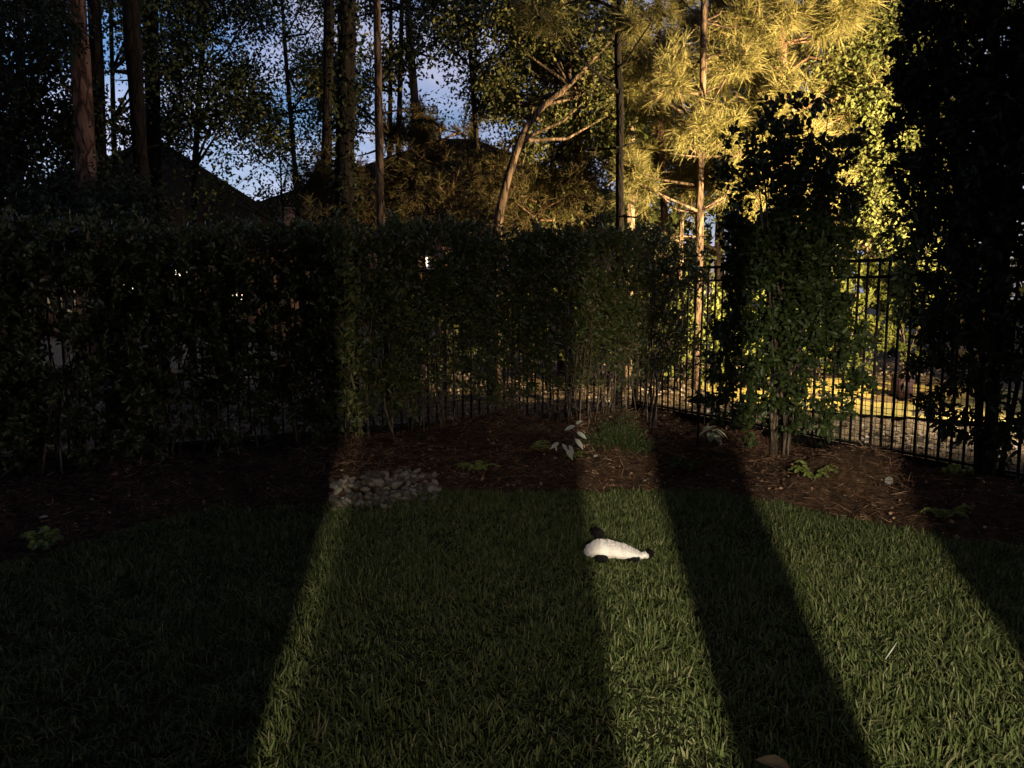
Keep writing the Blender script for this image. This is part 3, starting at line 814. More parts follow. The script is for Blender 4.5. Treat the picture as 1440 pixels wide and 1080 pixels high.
def tree(name, label, trunk_px, depth, width_px, bark, clumps=(), leaf='decid', kind='leaf', height=None, top_crown=None, seed=0, group=None,
         n_per=420, size=(.075, .023), cat='tree', ivy=None, stubs=0, nn=19, nl=.25, loose=.16):
    """trunk_px: photo pixels up the trunk at depth metres. clumps: (px, py, depth offset, radius px). Above the frame the trunk goes on
    to `height` and carries top_crown = (number of clumps, crown radius m)."""
    rng = np.random.default_rng(seed)
    pts = [np.array(P(a, b, depth)) for a, b in trunk_px]
    pts.sort(key=lambda q: q[2])
    b0 = pts[0].copy()
    gx, gy = b0[0], b0[1]; g = G(gx, gy)
    if b0[2] > g + .05: pts.insert(0, np.array([gx, gy, g - .1]))
    base = np.array([pts[0][0], pts[0][1], g])
    if height and height > pts[-1][2]:
        d = unit((pts[-1] - pts[0])[None])[0]; d = unit(np.array([[d[0] * .6, d[1] * .6, 1]]))[0]
        pts.append(pts[-1] + d * (height - pts[-1][2]))
    t = thing(name, label, cat, tuple(base), group)
    rad = width_px / 2 * depth / FPX
    path = smooth_path(pts, 14)
    zr = (path[:, 2] - path[0, 2]) / (path[-1, 2] - path[0, 2] + 1e-9)
    tw = MB()
    H = height or path[-1, 2]
    tw.tube(path - base, rad * (1.18 - .75 * zr ** 1.2) * (1 + .05 * rng.normal(size=len(path))), 11, jitter=.045, rng=rng)
    cm = MB()
    cl = [(np.array(P(a, b, depth + dd)), r * depth / FPX) for a, b, dd, r in clumps]
    if top_crown:
        k, cr = top_crown
        for _ in range(k):
            q = path[-1] + rand_dirs(1, rng)[0] * rng.random() ** .5 * cr * [1, 1, .9] - [0, 0, cr * .6]
            cl.append((q, rng.uniform(.45, .8)))
    for c, r in cl:
        # limb from the trunk below the clump
        zc = c[2] - (.25 + .25 * abs(c[0] - base[0]))
        j = int(np.argmin(np.abs(path[:, 2] - zc))); s0 = path[j]
        mid = (s0 + c) / 2 + rng.normal(0, .12, 3) + [0, 0, -.08]
        L = np.linalg.norm(c - s0); r0 = min(rad * .5, .014 + .016 * L)
        tw.tube(np.array([s0, s0 * .6 + mid * .4, mid, mid * .4 + c * .6, c]) - base, np.linspace(r0, .006, 5), 5, cap=False)
        ntw = 11 if kind == 'leaf' else 9
        dirs = unit(rand_dirs(ntw, rng) + unit((c - s0)[None]) * .35)
        ln = r * rng.uniform(.6, 1.25, ntw)
        for q in range(0, ntw, 2):
            e = c + dirs[q] * ln[q]
            tw.tube(np.array([c, (c + e) / 2 + rng.normal(0, .03, 3), e]) - base, [.006, .0045, .002], 3, cap=False)
        if kind == 'leaf':
            n = n_per
            w = rng.integers(ntw, size=n); tt = rng.random(n) ** .6
            C = c + dirs[w] * (ln[w] * tt)[:, None] + rng.normal(0, r * .32, (n, 3))
            D = unit(dirs[w] * .4 + rng.normal(0, .6, (n, 3)) - [0, 0, .35])
            leaves(cm, C - base, D, size[0] * rng.uniform(.6, 1.25, n), size[1] * rng.uniform(.7, 1.2, n), rng)
        else:
            n = n_per
            w = rng.integers(ntw, size=n); tt = .25 + .75 * rng.random(n)
            C = c + dirs[w] * (ln[w] * tt)[:, None] + rng.normal(0, r * loose, (n, 3))
            A = unit(dirs[w] + rng.normal(0, .35, (n, 3)) + [0, 0, .25])
            needles(cm, C - base, A, nn, nl, .0052 * depth / 12, rng)
    for _ in range(stubs):
        j = rng.integers(3, 11); a = rng.uniform(0, 2 * np.pi); L = rng.uniform(.2, .8)
        d = np.array([np.cos(a), np.sin(a), rng.uniform(-.3, .5)])
        tw.tube(np.array([path[j], path[j] + d * L * .5, path[j] + d * L + rng.normal(0, .08, 3)]) - base, [.018, .011, .004], 5, cap=False)
    tw.build('trunk', M[bark], t, smooth=True)
    if cm.n: cm.build('crown', M[leaf], t)
    if ivy:
        zlo, zhi, n, spread, im = ivy
        iv = MB(); z = rng.uniform(zlo, zhi, n)
        px = np.stack([np.interp(z, path[:, 2], path[:, k]) for k in (0, 1)], 1)
        a = rng.uniform(0, 2 * np.pi, n); r = rad * 1.0 + spread * rng.random(n) ** 1.6 * (1 + .6 * np.sin(z * 3.1))
        C = np.stack([px[:, 0] + np.cos(a) * r, px[:, 1] + np.sin(a) * r, z], 1)
        D = np.stack([np.cos(a), np.sin(a), rng.normal(-.5, .5, n)], 1)
        leaves(iv, C - base, D + rng.normal(0, .4, (n, 3)), .08 * rng.uniform(.6, 1.2, n), .03 * rng.uniform(.7, 1.2, n), rng)
        iv.build('ivy', M[im], t)
    return t


def scat(seed, x0, x1, y0, y1, n, r=(26, 46), dd=(-1.2, 1.6), gaps=()):
    rng = random.Random(seed); out = []
    tries = 0
    while len(out) < n and tries < n * 30:
        tries += 1
        a, b = rng.uniform(x0, x1), rng.uniform(y0, y1)
        rr = rng.uniform(*r)
        if any((a - gx) ** 2 + (b - gy) ** 2 < (gr + rr * .75) ** 2 for gx, gy, gr in gaps): continue
        out.append((a, b, rng.uniform(*dd), rr))
    return out


GAPS = [(148, 22, 8), (168, 120, 14), (218, 128, 6), (395, 262, 15), (345, 60, 6), (515, 30, 4), (592, 112, 20), (625, 108, 14), (300, 215, 12), (340, 250, 14), (565, 225, 18), (515, 60, 10), (690, 65, 14), (845, 262, 12), (640, 150, 10), (500, 250, 10)]
PG = 'tall pines beyond the fence'
# the big trunks
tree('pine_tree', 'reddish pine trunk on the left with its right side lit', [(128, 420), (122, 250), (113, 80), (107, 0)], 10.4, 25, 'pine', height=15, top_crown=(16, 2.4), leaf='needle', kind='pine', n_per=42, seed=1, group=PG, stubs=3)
tree('pine_tree', 'dark pine trunk directly right of the reddish one', [(143, 420), (141, 250), (137, 80), (131, 0)], 11.4, 17, 'shadeblack', height=16, top_crown=(14, 2.4), leaf='needle', kind='pine', n_per=42, seed=2, group=PG, stubs=3)
tree('pine_tree', 'dark leaning trunk left of the bright sky gap with a brown lit foot', [(206, 350), (200, 250), (190, 120), (184, 0)], 11.0, 20, 'shadeblack', height=15, top_crown=(14, 2.4), leaf='needle', kind='pine', n_per=42, seed=3, group=PG, stubs=4)
tree('pine_tree', 'slim black trunk beside the steep left roof', [(219, 360), (217, 200), (213, 80), (212, 0)], 12.5, 19, 'shadeblack', height=17, top_crown=(14, 2.4), leaf='needle', kind='pine', n_per=42, seed=4, group=PG, stubs=3)
tree('pine_tree', 'slender black trunk just left of the thick ivy clad one', [(459, 340), (459, 200), (462, 80), (463, 0)], 12.0, 14, 'shadeblack', height=15, top_crown=(12, 2.0), leaf='needle', kind='pine', n_per=42, seed=5, group=PG, stubs=2)
tree('pine_tree', 'thick black ivy clad trunk left of centre', [(486, 350), (484, 240), (487, 100), (488, 0)], 11.2, 24, 'shadeblack', height=17, top_crown=(16, 2.4), leaf='needle', kind='pine', n_per=42, seed=6, group=PG, ivy=(.8, 7.2, 1500, .1, 'shadedarkleaf'))
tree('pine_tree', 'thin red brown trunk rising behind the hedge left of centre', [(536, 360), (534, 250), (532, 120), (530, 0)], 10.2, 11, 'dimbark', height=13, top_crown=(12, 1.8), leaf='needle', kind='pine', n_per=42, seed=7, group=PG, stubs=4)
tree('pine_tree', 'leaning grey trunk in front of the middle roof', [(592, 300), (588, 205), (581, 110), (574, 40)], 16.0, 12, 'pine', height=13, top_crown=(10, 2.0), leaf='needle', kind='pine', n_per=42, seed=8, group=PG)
tree('pine_tree', 'thin black curving trunk right of centre in front of lit foliage', [(872, 345), (871, 230), (873, 150), (867, 70), (873, 0)], 10.45, 10.5, 'shadeblack',
     clumps=scat(9, 760, 990, -10, 60, 7, (20, 34)), height=11, top_crown=(10, 1.7), leaf='needle', kind='pine', n_per=34, seed=9, group=PG, stubs=5)
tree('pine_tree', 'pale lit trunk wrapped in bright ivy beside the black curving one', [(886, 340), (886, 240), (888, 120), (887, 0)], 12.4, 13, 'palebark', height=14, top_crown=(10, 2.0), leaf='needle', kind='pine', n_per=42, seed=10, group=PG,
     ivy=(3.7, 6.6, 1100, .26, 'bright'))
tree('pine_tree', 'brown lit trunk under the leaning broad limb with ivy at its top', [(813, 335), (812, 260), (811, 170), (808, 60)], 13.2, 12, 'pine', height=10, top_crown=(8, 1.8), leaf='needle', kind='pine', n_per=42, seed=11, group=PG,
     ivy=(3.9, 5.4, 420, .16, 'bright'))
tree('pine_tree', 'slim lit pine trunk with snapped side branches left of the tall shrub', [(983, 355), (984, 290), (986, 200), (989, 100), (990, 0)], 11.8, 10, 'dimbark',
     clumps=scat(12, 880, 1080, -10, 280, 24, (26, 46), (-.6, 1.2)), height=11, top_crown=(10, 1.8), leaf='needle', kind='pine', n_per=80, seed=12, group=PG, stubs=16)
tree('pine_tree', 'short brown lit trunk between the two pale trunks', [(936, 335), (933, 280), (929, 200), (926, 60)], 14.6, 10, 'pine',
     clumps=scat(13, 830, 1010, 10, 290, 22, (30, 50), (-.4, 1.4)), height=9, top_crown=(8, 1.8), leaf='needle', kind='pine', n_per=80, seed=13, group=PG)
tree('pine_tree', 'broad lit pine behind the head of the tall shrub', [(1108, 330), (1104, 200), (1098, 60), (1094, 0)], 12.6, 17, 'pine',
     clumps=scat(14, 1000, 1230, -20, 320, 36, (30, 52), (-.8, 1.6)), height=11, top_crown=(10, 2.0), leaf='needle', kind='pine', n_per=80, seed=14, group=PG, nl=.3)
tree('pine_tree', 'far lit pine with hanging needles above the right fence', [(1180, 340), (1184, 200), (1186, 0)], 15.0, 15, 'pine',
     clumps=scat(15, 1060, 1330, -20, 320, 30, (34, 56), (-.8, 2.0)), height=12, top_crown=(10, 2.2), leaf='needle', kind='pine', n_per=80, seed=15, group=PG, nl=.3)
tree('pine_tree', 'young pine with a bushy top in front of the middle roof', [(622, 340), (620, 260), (619, 180)], 12.6, 6, 'pine',
     clumps=scat(16, 555, 690, 160, 240, 9, (20, 32), (-.4, .6)), leaf='deadneedle', kind='pine', n_per=70, nn=16, nl=.18, loose=.3, seed=16, group='young pines behind the hedge')
YG = 'young pines behind the hedge'
for i, (x0, x1, lb) in enumerate(((425, 560, 'brownish young pine behind the hedge below the thick ivy clad trunk'),
                                  (560, 690, 'brownish young pine behind the hedge below the middle roof'),
                                  (680, 820, 'olive young pine behind the hedge below the leaning limb'))):
    xc = (x0 + x1) / 2
    tree('young_pine', lb, [(xc, 360), (xc + 8, 300), (xc + 4, 250)], 11.4 + .5 * i, 6, 'pine', clumps=scat(30 + i, x0, x1, 235, 330, 16, (22, 38), (-.5, .7)),
         leaf='deadneedle', kind='pine', n_per=70, seed=30 + i, group=YG, stubs=12, nn=15, nl=.17, loose=.42)

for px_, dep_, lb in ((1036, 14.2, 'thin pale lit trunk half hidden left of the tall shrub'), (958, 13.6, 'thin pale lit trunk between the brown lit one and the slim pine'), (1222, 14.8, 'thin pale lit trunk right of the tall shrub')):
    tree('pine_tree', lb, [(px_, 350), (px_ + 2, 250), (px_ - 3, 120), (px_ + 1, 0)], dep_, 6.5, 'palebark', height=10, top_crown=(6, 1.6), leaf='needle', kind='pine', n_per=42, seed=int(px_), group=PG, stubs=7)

DG = 'broadleaf trees beyond the fence'
def broad(label, x0, x1, y0, y1, n, depth, tp, wpx, seed, leaf='decid', bark='darkbark', r=(30, 54), n_per=480, size=(.078, .024), dd=(-1.2, 1.6), height=None, top=None, g=GAPS, mult=2.0):
    return tree('broadleaf_tree', label, tp, depth, wpx, bark, clumps=scat(seed, x0, x1, y0, y1, int(n * mult), r, dd, g), leaf=leaf, kind='leaf', seed=seed,
                n_per=n_per, size=size, group=DG, height=height, top_crown=top)


broad('black leafy tree at the far left with a few sky flecks', -120, 110, -30, 340, 52, 11.0, [(20, 420), (25, 200), (30, 20)], 14, 51, height=7, r=(30, 50), leaf='shadedarkleaf', n_per=470, mult=1.6)
broad('dark leafy tree filling the gaps between the left trunks', 100, 260, -30, 190, 17, 13.0, [(168, 420), (160, 200), (155, -20)], 9, 52, height=7, leaf='shadedarkleaf', mult=1.3)
broad('dark leafy tree hanging over the steep left roof', 225, 360, -30, 205, 18, 14.0, [(268, 420), (275, 200), (290, 0)], 9, 53, height=8, leaf='shadedarkleaf', mult=1.45)
broad('small leaved tree with bluish sky showing through above the roof valley', 330, 470, -30, 240, 19, 15.0, [(425, 420), (415, 240), (400, 60)], 8, 54, height=8, size=(.07, .022), mult=1.15)
broad('thin twiggy tree in front of the valley between the two roofs', 310, 470, 170, 300, 7, 13.0, [(402, 420), (398, 300), (392, 200)], 4, 67, n_per=190, mult=1.6, g=())
broad('low dark brush left of the steep roof', 20, 235, 275, 345, 12, 10.6, [(170, 420), (172, 330), (168, 260)], 6, 55, leaf='shadedarkleaf')
broad('dim green leafy tree between the thin red trunk and the leaning trunk', 500, 640, -30, 120, 14, 13.0, [(556, 420), (560, 220), (565, 20)], 9, 56, height=8, mult=.95, leaf='highlightleaf')
broad('half lit leafy tree over the young pine', 600, 760, -30, 150, 17, 12.6, [(690, 420), (672, 220), (660, 60)], 8, 57, height=8, mult=.9, leaf='highlightleaf')
tree('broadleaf_tree', 'leaning tree with a thick forked limb catching the light', [(694, 360), (705, 280), (722, 225), (735, 185), (762, 148), (800, 120)], 11.1, 17, 'dimbark',
     clumps=scat(58, 700, 880, 20, 170, 20, (24, 40), (.0, 1.8), GAPS) + [(700, 110, 0, 30), (720, 80, .3, 30), (742, 210, .3, 22)], leaf='highlightleaf', seed=58, n_per=520, group=DG)
broad('leafy tree in the middle catching scattered yellow light', 440, 640, -30, 170, 16, 13.8, [(545, 420), (548, 220), (550, 20)], 8, 64, height=8, mult=.6, leaf='highlightleaf')
broad('leafy tree with yellow highlights above the leaning limb', 640, 860, -30, 150, 18, 14.4, [(770, 420), (778, 200), (785, 0)], 8, 65, height=8, mult=.95, leaf='highlightleaf')
broad('dim small leaved tree filling the gap over the middle roof', 500, 720, 90, 260, 12, 15.0, [(655, 420), (660, 280), (668, 130)], 7, 66, height=7, mult=.75, leaf='highlightleaf')
broad('dim vine hung tree behind the leaning limb', 740, 880, 150, 310, 15, 14.2, [(790, 420), (780, 260), (775, 140)], 8, 59)
broad('bright leafy tree above the right fence top', 1185, 1330, -20, 140, 18, 13.6, [(1348, 420), (1330, 200), (1290, 20)], 9, 60, leaf='decid', height=7)
broad('drooping half lit tree left of the black evergreen', 1190, 1340, 120, 390, 22, 13.2, [(1352, 440), (1345, 300), (1318, 120)], 9, 61, leaf='decid', r=(20, 36))
broad('dark backdrop tree behind the lit pines', 860, 1140, 60, 410, 30, 18.0, [(1010, 400), (1015, 200), (1000, 40)], 12, 62, r=(34, 54), leaf='decid', n_per=420, size=(.11, .036), height=11, top=(8, 2.2), g=())
broad('dark backdrop tree behind the bright leafy one', 1100, 1420, -20, 400, 34, 18.5, [(1260, 400), (1255, 200), (1240, 0)], 12, 63, r=(34, 56), leaf='decid', n_per=420, size=(.11, .036), height=12, top=(8, 2.2), g=())
oak_rng = np.random.default_rng(91)  # oaks out of view, added overhead to cut the skylight
for bx_, by_, ox0, ox1, fx0, fx1, nk, lb in ((-7.2, 2.2, -8.5, 3.0, -9.5, -1.0, 110, 'unseen oak added to keep skylight off the left lawn'), (8.6, 1.6, 2.0, 10.0, 1.5, 6.0, 60, 'unseen oak added to keep skylight off the right lawn')):
    ob = np.array([bx_, by_, G(bx_, by_)]); sg_ = 1 if bx_ < 0 else -1
    t = thing('sky_shade_oak', lb, 'tree', tuple(ob), 'unseen oaks added to shade the lawn')
    tw, cm = MB(), MB()
    tw.tube([(0, 0, -.2), (.05 * sg_, 0, 1.5), (.25 * sg_, .05, 3.2), (.5 * sg_, .1, 5.0), (.9 * sg_, .1, 7.6)], [.36, .29, .25, .2, .06], 12, jitter=.04, rng=oak_rng)
    for k in range(nk):
        c = np.array([oak_rng.uniform(ox0, ox1), oak_rng.uniform(-.5, 7.0), oak_rng.uniform(6.0, 8.6)]) - ob
        if k % 3 == 0: c = np.array([oak_rng.uniform(fx0, fx1), oak_rng.uniform(4.0, 9.0), oak_rng.uniform(6.3, 8.8)]) - ob
        s0 = np.array([.3 * sg_, .05, 3.4]) + oak_rng.random() * np.array([.3 * sg_, 0, 2.0])
        tw.tube([s0, s0 * .6 + c * .4 + [0, 0, .3], c], [.07, .045, .012], 6, cap=False)
        n = 620; dd = rand_dirs(n, oak_rng) * oak_rng.random((n, 1)) ** .5 * [.95, .95, .5]
        leaves(cm, c + dd, dd + oak_rng.normal(0, .4, (n, 3)), .12 * oak_rng.uniform(.7, 1.2, n), .042, oak_rng)
    tw.build('trunk', M['darkbark'], t, smooth=True); cm.build('crown', M['decid'], t)

# low shrubs in the neighbouring yard, lit through the fence
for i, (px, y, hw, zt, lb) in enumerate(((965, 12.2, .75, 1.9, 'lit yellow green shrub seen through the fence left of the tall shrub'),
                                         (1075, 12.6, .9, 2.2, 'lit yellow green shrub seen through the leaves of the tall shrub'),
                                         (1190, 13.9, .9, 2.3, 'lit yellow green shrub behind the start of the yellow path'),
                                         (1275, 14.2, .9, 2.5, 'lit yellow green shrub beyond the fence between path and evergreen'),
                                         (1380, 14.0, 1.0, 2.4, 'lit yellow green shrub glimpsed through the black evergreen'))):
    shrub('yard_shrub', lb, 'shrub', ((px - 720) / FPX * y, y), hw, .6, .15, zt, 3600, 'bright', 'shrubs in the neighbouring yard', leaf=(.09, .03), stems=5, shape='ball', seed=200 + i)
for i, (px, y, lb) in enumerate(((1150, 19.5, 'dim tall shrub far behind the tall evergreen shrub'), (1240, 20.5, 'dim tall shrub far behind the yellow path'), (1330, 20.0, 'dim tall shrub far behind the black evergreen'), (960, 20.0, 'dim tall shrub far behind the slim lit pine'))):
    shrub('yard_shrub', lb, 'shrub', ((px - 720) / FPX * y, y), 1.6, .8, .1, 5.0, 4200, 'decid', 'shrubs in the neighbouring yard', leaf=(.14, .05), stems=5, shape='ball', seed=250 + i, cl=.3)
for i, (px, y, zt, lb) in enumerate(((600, 12.6, 1.7, 'dim shrub beyond the fence behind the twiggy hedge base'), (705, 13.0, 1.9, 'dim shrub beyond the fence right of the twiggy hedge base'),
                                     (820, 13.2, 2.0, 'dim shrub beyond the fence behind the green post'), (890, 12.8, 1.7, 'dim shrub beyond the fence corner'))):
    shrub('yard_shrub', lb, 'shrub', ((px - 720) / FPX * y, y), .8, .6, .15, zt, 2200, 'decid', 'shrubs in the neighbouring yard', leaf=(.09, .03), stems=5, shape='ball', seed=220 + i)

# plum coloured box on the path
c = P(1268, 548, 11.2)
t = thing('storage_box', 'plum coloured box standing on the yellow path beyond the fence', 'box', (c.x, 11.2, G(c.x, 11.2) + .03))
mb = MB(); mb.box((0, 0, .15), (.18, .3, .30)); mb.build('body', M['purple'], t)
mb = MB(); mb.box((0, 0, .32), (.20, .33, .04)); mb.build('lid', M['purple'], t)

# ------------------------------------------------------------------ things in the bed
def ground_at(px, py, z=0.1):
    a, b = (px - 720) / FPX, (540 - py) / FPX
    dz = b * math.cos(PITCH) - math.sin(PITCH); dy = math.cos(PITCH) + b * math.sin(PITCH)
    for _ in range(4):
        t = (z - CAM_H) / dz
        z = G(a * t, dy * t)
    return a * t, dy * t


# path light with a conical hat
gx, gy = ground_at(981, 630)
t = thing('path_light', 'black garden path light with a conical hat on a thin stake', 'lamp', (gx, gy, G(gx, gy)))
mb = MB(); mb.tube([(0, 0, -.1), (0, 0, .49)], [.013, .013], 8); mb.build('stake', M['iron'], t)
mb = MB(); mb.tube([(0, 0, .47), (0, 0, .475), (0, 0, .50), (0, 0, .545), (0, 0, .56)], [.11, .112, .075, .02, .004], 20); mb.build('lamp_shade', M['iron'], t)
mb = MB(); mb.tube([(0, 0, .41), (0, 0, .47)], [.022, .022], 10); mb.build('lens', M['glass'], t)

# stone pile
def rock_mesh(seed):
    rng = random.Random(seed); bm = bmesh.new()
    bmesh.ops.create_icosphere(bm, subdivisions=2, radius=1)
    k = [Vector((rng.gauss(0, 1), rng.gauss(0, 1), rng.gauss(0, 1))).normalized() for _ in range(7)]
    for v in bm.verts:
        c = v.co.copy(); f = 1.0
        for q in k:
            dd = c.dot(q)
            if dd > .7: f = min(f, .76 / dd + rng.uniform(-.01, .01))
        v.co = c * f
        v.co.x *= 1.15; v.co.z *= .75
    me = bpy.data.meshes.new('stone'); bm.to_mesh(me); bm.free()
    for p in me.polygons: p.use_smooth = rng.random() < 2
    return me


sp0 = ground_at(540, 690, .05)
pile = thing('stone_pile', 'loose heap of pale river stones at the edge of the lawn', 'stones', (sp0[0], sp0[1], G(*sp0)))
rocks = []
for s in range(6):
    base_me = rock_mesh(s)
    for m in STONES:
        q = base_me.copy(); q.materials.append(m); rocks.append(q)
rs = random.Random(5)
heights = {}
for k in range(520):
    a = rs.random()
    px = 466 + 150 * a; lo = 720 - 24 * a; hi = 672 if .3 < a < .85 else 690
    if rs.random() < .3: px = rs.uniform(530, 612)
    py = rs.uniform(hi, lo)
    x, y = ground_at(px, py, .05)
    r = rs.uniform(.017, .034)
    key = (round(x / .045), round(y / .045))
    lift = heights.get(key, 0.0)
    if lift > .045: continue
    heights[key] = lift + r * .8
    o = obj('stone', rocks[rs.randrange(len(rocks))] if rs.random() < .75 else rocks[rs.randrange(6) * 5 + 1], None, pile)
    o.location = (x - sp0[0], y - sp0[1], G(x, y) - G(*sp0) + lift + r * rs.uniform(.1, .4))
    o.scale = (r * rs.uniform(.9, 1.6), r * rs.uniform(.8, 1.2), r * rs.uniform(.7, 1.2))
    o.rotation_euler = (rs.uniform(-.8, .8), rs.uniform(-.8, .8), rs.uniform(0, 6.3))


def plant(name, label, cat, px, py, build, group=None, rz=None):
    x, y = ground_at(px, py)
    t = thing(name, label, cat, (x, y, G(x, y)), group)
    build(t)
    return t


def fronds(n, L, leaf, mat, seed, up=.35, spread=(0, 6.28), lw=.3, npair=9):
    """Ferny sprays: each stem bends outwards and carries paired leaflets."""
    def f(t):
        rng = np.random.default_rng(seed); ms, ml = MB(), MB()
        for k in range(n):
            a = rng.uniform(*spread); l = L * rng.uniform(.6, 1.15)
            d = np.array([np.cos(a), np.sin(a), 0]); s = np.linspace(0, 1, 7)
            pts = d * (s * l)[:, None]; pts[:, 2] = up * l * (s * 1.9 - 1.35 * s ** 2) + .01
            ms.tube(pts, np.linspace(.003, .001, 7), 4, cap=False)
            q = np.linspace(.18, 1, npair)
            c = np.stack([np.interp(q, s, pts[:, j]) for j in range(3)], 1)
            side = np.array([-d[1], d[0], 0])
            for sg in (-1, 1):
                D = side * sg + d * .55 + rng.normal(0, .2, (npair, 3)) + [0, 0, .15]
                leaves(ml, c, D, leaf * (1.15 - .6 * q) * rng.uniform(.8, 1.2, npair), leaf * lw * np.ones(npair), rng, fine=True, N=np.tile([0, -.5, .8], (npair, 1)) + rng.normal(0, .35, (npair, 3)))
        ms.build('stem', M['stem'], t); ml.build('leaves', M[mat], t)
    return f


FG = 'low fresh green ferns in the bed'
plant('fern', 'small yellow green fern right of the stone pile', 'fern', 671, 672, fronds(12, .17, .032, 'fern', 1, .5, npair=14), FG)
plant('fern', 'flat yellow green fern spray below the white leaved stem', 'fern', 742, 662, fronds(10, .24, .032, 'fern', 2, .4, (-.7, .9), npair=16), FG)
plant('fern', 'small yellow green fern spray right of the flat one', 'fern', 792, 668, fronds(8, .2, .03, 'fern', 3, .35, (-1.0, .5), npair=15), FG)
plant('fern', 'bright yellow green fern in the right bed near the grass', 'fern', 1142, 702, fronds(11, .2, .032, 'fern', 4, 1.0, npair=15), FG)
plant('fern', 'shaded green fern on the right edge of the bed by the lawn', 'fern', 1325, 742, fronds(9, .17, .032, 'fern', 5, .8, npair=14), FG)
plant('fern', 'dim green sprig at the foot of the black evergreen', 'fern', 1342, 672, fronds(12, .15, .055, 'fern', 6, .7), FG)
plant('fern', 'low dim green sprig in front of the path light', 'fern', 962, 652, fronds(12, .16, .06, 'mound', 7, .5), FG)
plant('fern', 'yellowish leafy clump in the dark bed at far left', 'fern', 62, 778, fronds(9, .14, .06, 'fern', 8, 1.0, lw=.4, npair=6), FG)


def mound(t):
    rng = np.random.default_rng(8); ml, ms = MB(), MB(); n = 4200
    d = rand_dirs(n, rng); d[:, 2] = abs(d[:, 2])
    lob = .72 + .28 * np.sin(d[:, :1] * 5 + 1) * np.sin(d[:, 1:2] * 6) + .22 * np.sin(d[:, 2:] * 7 + d[:, :1] * 9)
    C = d * rng.random((n, 1)) ** .55 * [.38, .28, .36] * lob
    C += rng.normal(0, .035, (n, 3)); C[:, 2] = np.maximum(C[:, 2], .0)
    leaves(ml, C, d + rng.normal(0, .5, (n, 3)) + [0, 0, .5], .035 * rng.uniform(.6, 1.3, n), .006 * rng.uniform(.7, 1.3, n), rng)
    for k in range(40):
        e = d[k] * [.3, .24, .32]; ms.tube([(0, 0, 0), e * .5 + rng.normal(0, .02, 3), e], [.003, .002, .001], 3, cap=False)
    ms.build('stem', M['stem'], t); ml.build('leaves', M['mound'], t)


plant('mound_plant', 'soft rounded fine leaved green plant near the fence corner', 'plant', 872, 640, mound)


def white_leaves(t):
    ms, ml = MB(), MB()
    st = np.array([(0, 0, 0), (.02, -.02, .12), (.05, -.03, .24), (.07, -.05, .33), (.05, -.07, .36)])
    s2 = np.array([(.02, -.02, .1), (-.04, -.04, .17), (-.09, -.06, .2), (-.13, -.07, .18)])
    ms.tube(st, np.linspace(.004, .002, 5), 5); ms.tube(s2, np.linspace(.003, .0015, 4), 5)
    L = [((.05, -.07, .36), (.55, -.3, .35), .075), ((.05, -.06, .345), (-.9, -.3, -.3), .11), ((.06, -.05, .29), (.75, -.4, -.45), .11),
         ((.05, -.04, .23), (.6, -.45, -.75), .12), ((.0, -.03, .17), (.35, -.5, -.8), .10), ((-.06, -.05, .185), (.35, -.5, -.55), .085),
         ((-.09, -.06, .2), (-.75, -.3, -.5), .10), ((-.03, -.05, .14), (.5, -.5, -.75), .12), ((-.12, -.07, .17), (.1, -.4, -.9), .05)]
    for c, d, l in L:
        leaves(ml, [c], [d], l, l * .2, fine=True, N=np.array([[.0, -.8, .6]]))
    ms.build('stem', M['stem'], t)
    me = ml
    Vv = np.concatenate(ml.V).reshape(len(L), -1, 3)
    lmesh = []
    for k in range(len(L)):
        mb = MB(); mb.add(Vv[k], Q=[(0, 1, 2, 3), (0, 3, 4, 5)]); mb.build('leaf', M['pale'], t)


plant('pale_plant', 'drooping stem with a row of white leaves in the dark bed', 'plant', 800, 645, white_leaves)


def hosta(t):
    for k, (a, l, up) in enumerate(((-.3, .17, .5), (-1.2, .19, .35), (-1.9, .16, .4), (.4, .16, .45), (-2.6, .13, .6), (1.6, .15, .6), (2.6, .13, .5))):
        d = np.array([math.cos(a), math.sin(a)])
        s = np.array([0, .25, .5, .75, 1.0]); w = np.array([.006, .03, .038, .026, .001])
        r = s * l; z = .11 * up * 2 + l * up * s - l * 1.25 * s ** 2 * (1 - up * .3)
        side = np.array([-d[1], d[0]])
        Vv = []
        for q in range(5):
            c = d * r[q]
            Vv += [(*(c - side * w[q]), z[q] + .008), (*c, z[q]), (*(c + side * w[q]), z[q] + .008)]
        Qv = [(i * 3 + j, i * 3 + j + 1, i * 3 + j + 4, i * 3 + j + 3) for i in range(4) for j in range(2)]
        mb = MB(); mb.add(Vv, Q=Qv); mb.build('leaf', M['varie'], t, smooth=True)
    mb = MB(); mb.tube([(0, 0, -.02), (0, 0, .12)], [.008, .005], 6); mb.build('stem', M['stem'], t)


plant('hosta', 'pale variegated plant with drooping leaves beside the path light', 'plant', 1000, 622, hosta)


def stalk(h, seed, mat):
    def f(t):
        rng = np.random.default_rng(seed); ms, ml = MB(), MB()
        ms.tube([(0, 0, 0), (.01, 0, h * .5), (.0, -.01, h)], [.006, .005, .002], 5)
        n = 46; z = rng.uniform(.04, h, n); a = rng.uniform(0, 6.28, n)
        D = np.stack([np.cos(a), np.sin(a), rng.normal(.1, .4, n)], 1)
        leaves(ml, np.stack([0 * z, 0 * z, z], 1), D, .07 * rng.uniform(.6, 1.2, n), .016 * np.ones(n), rng, fine=True)
        ms.build('stem', M['stem'], t); ml.build('leaves', M[mat], t)
    return f


plant('weed', 'upright stalky green weed in the dark bed left of the stones', 'plant', 336, 690, stalk(.32, 3, 'mound'), 'upright weeds in the left bed')
plant('weed', 'dim upright weed left of the brighter stalky one', 'plant', 230, 690, stalk(.28, 4, 'holly'), 'upright weeds in the left bed')

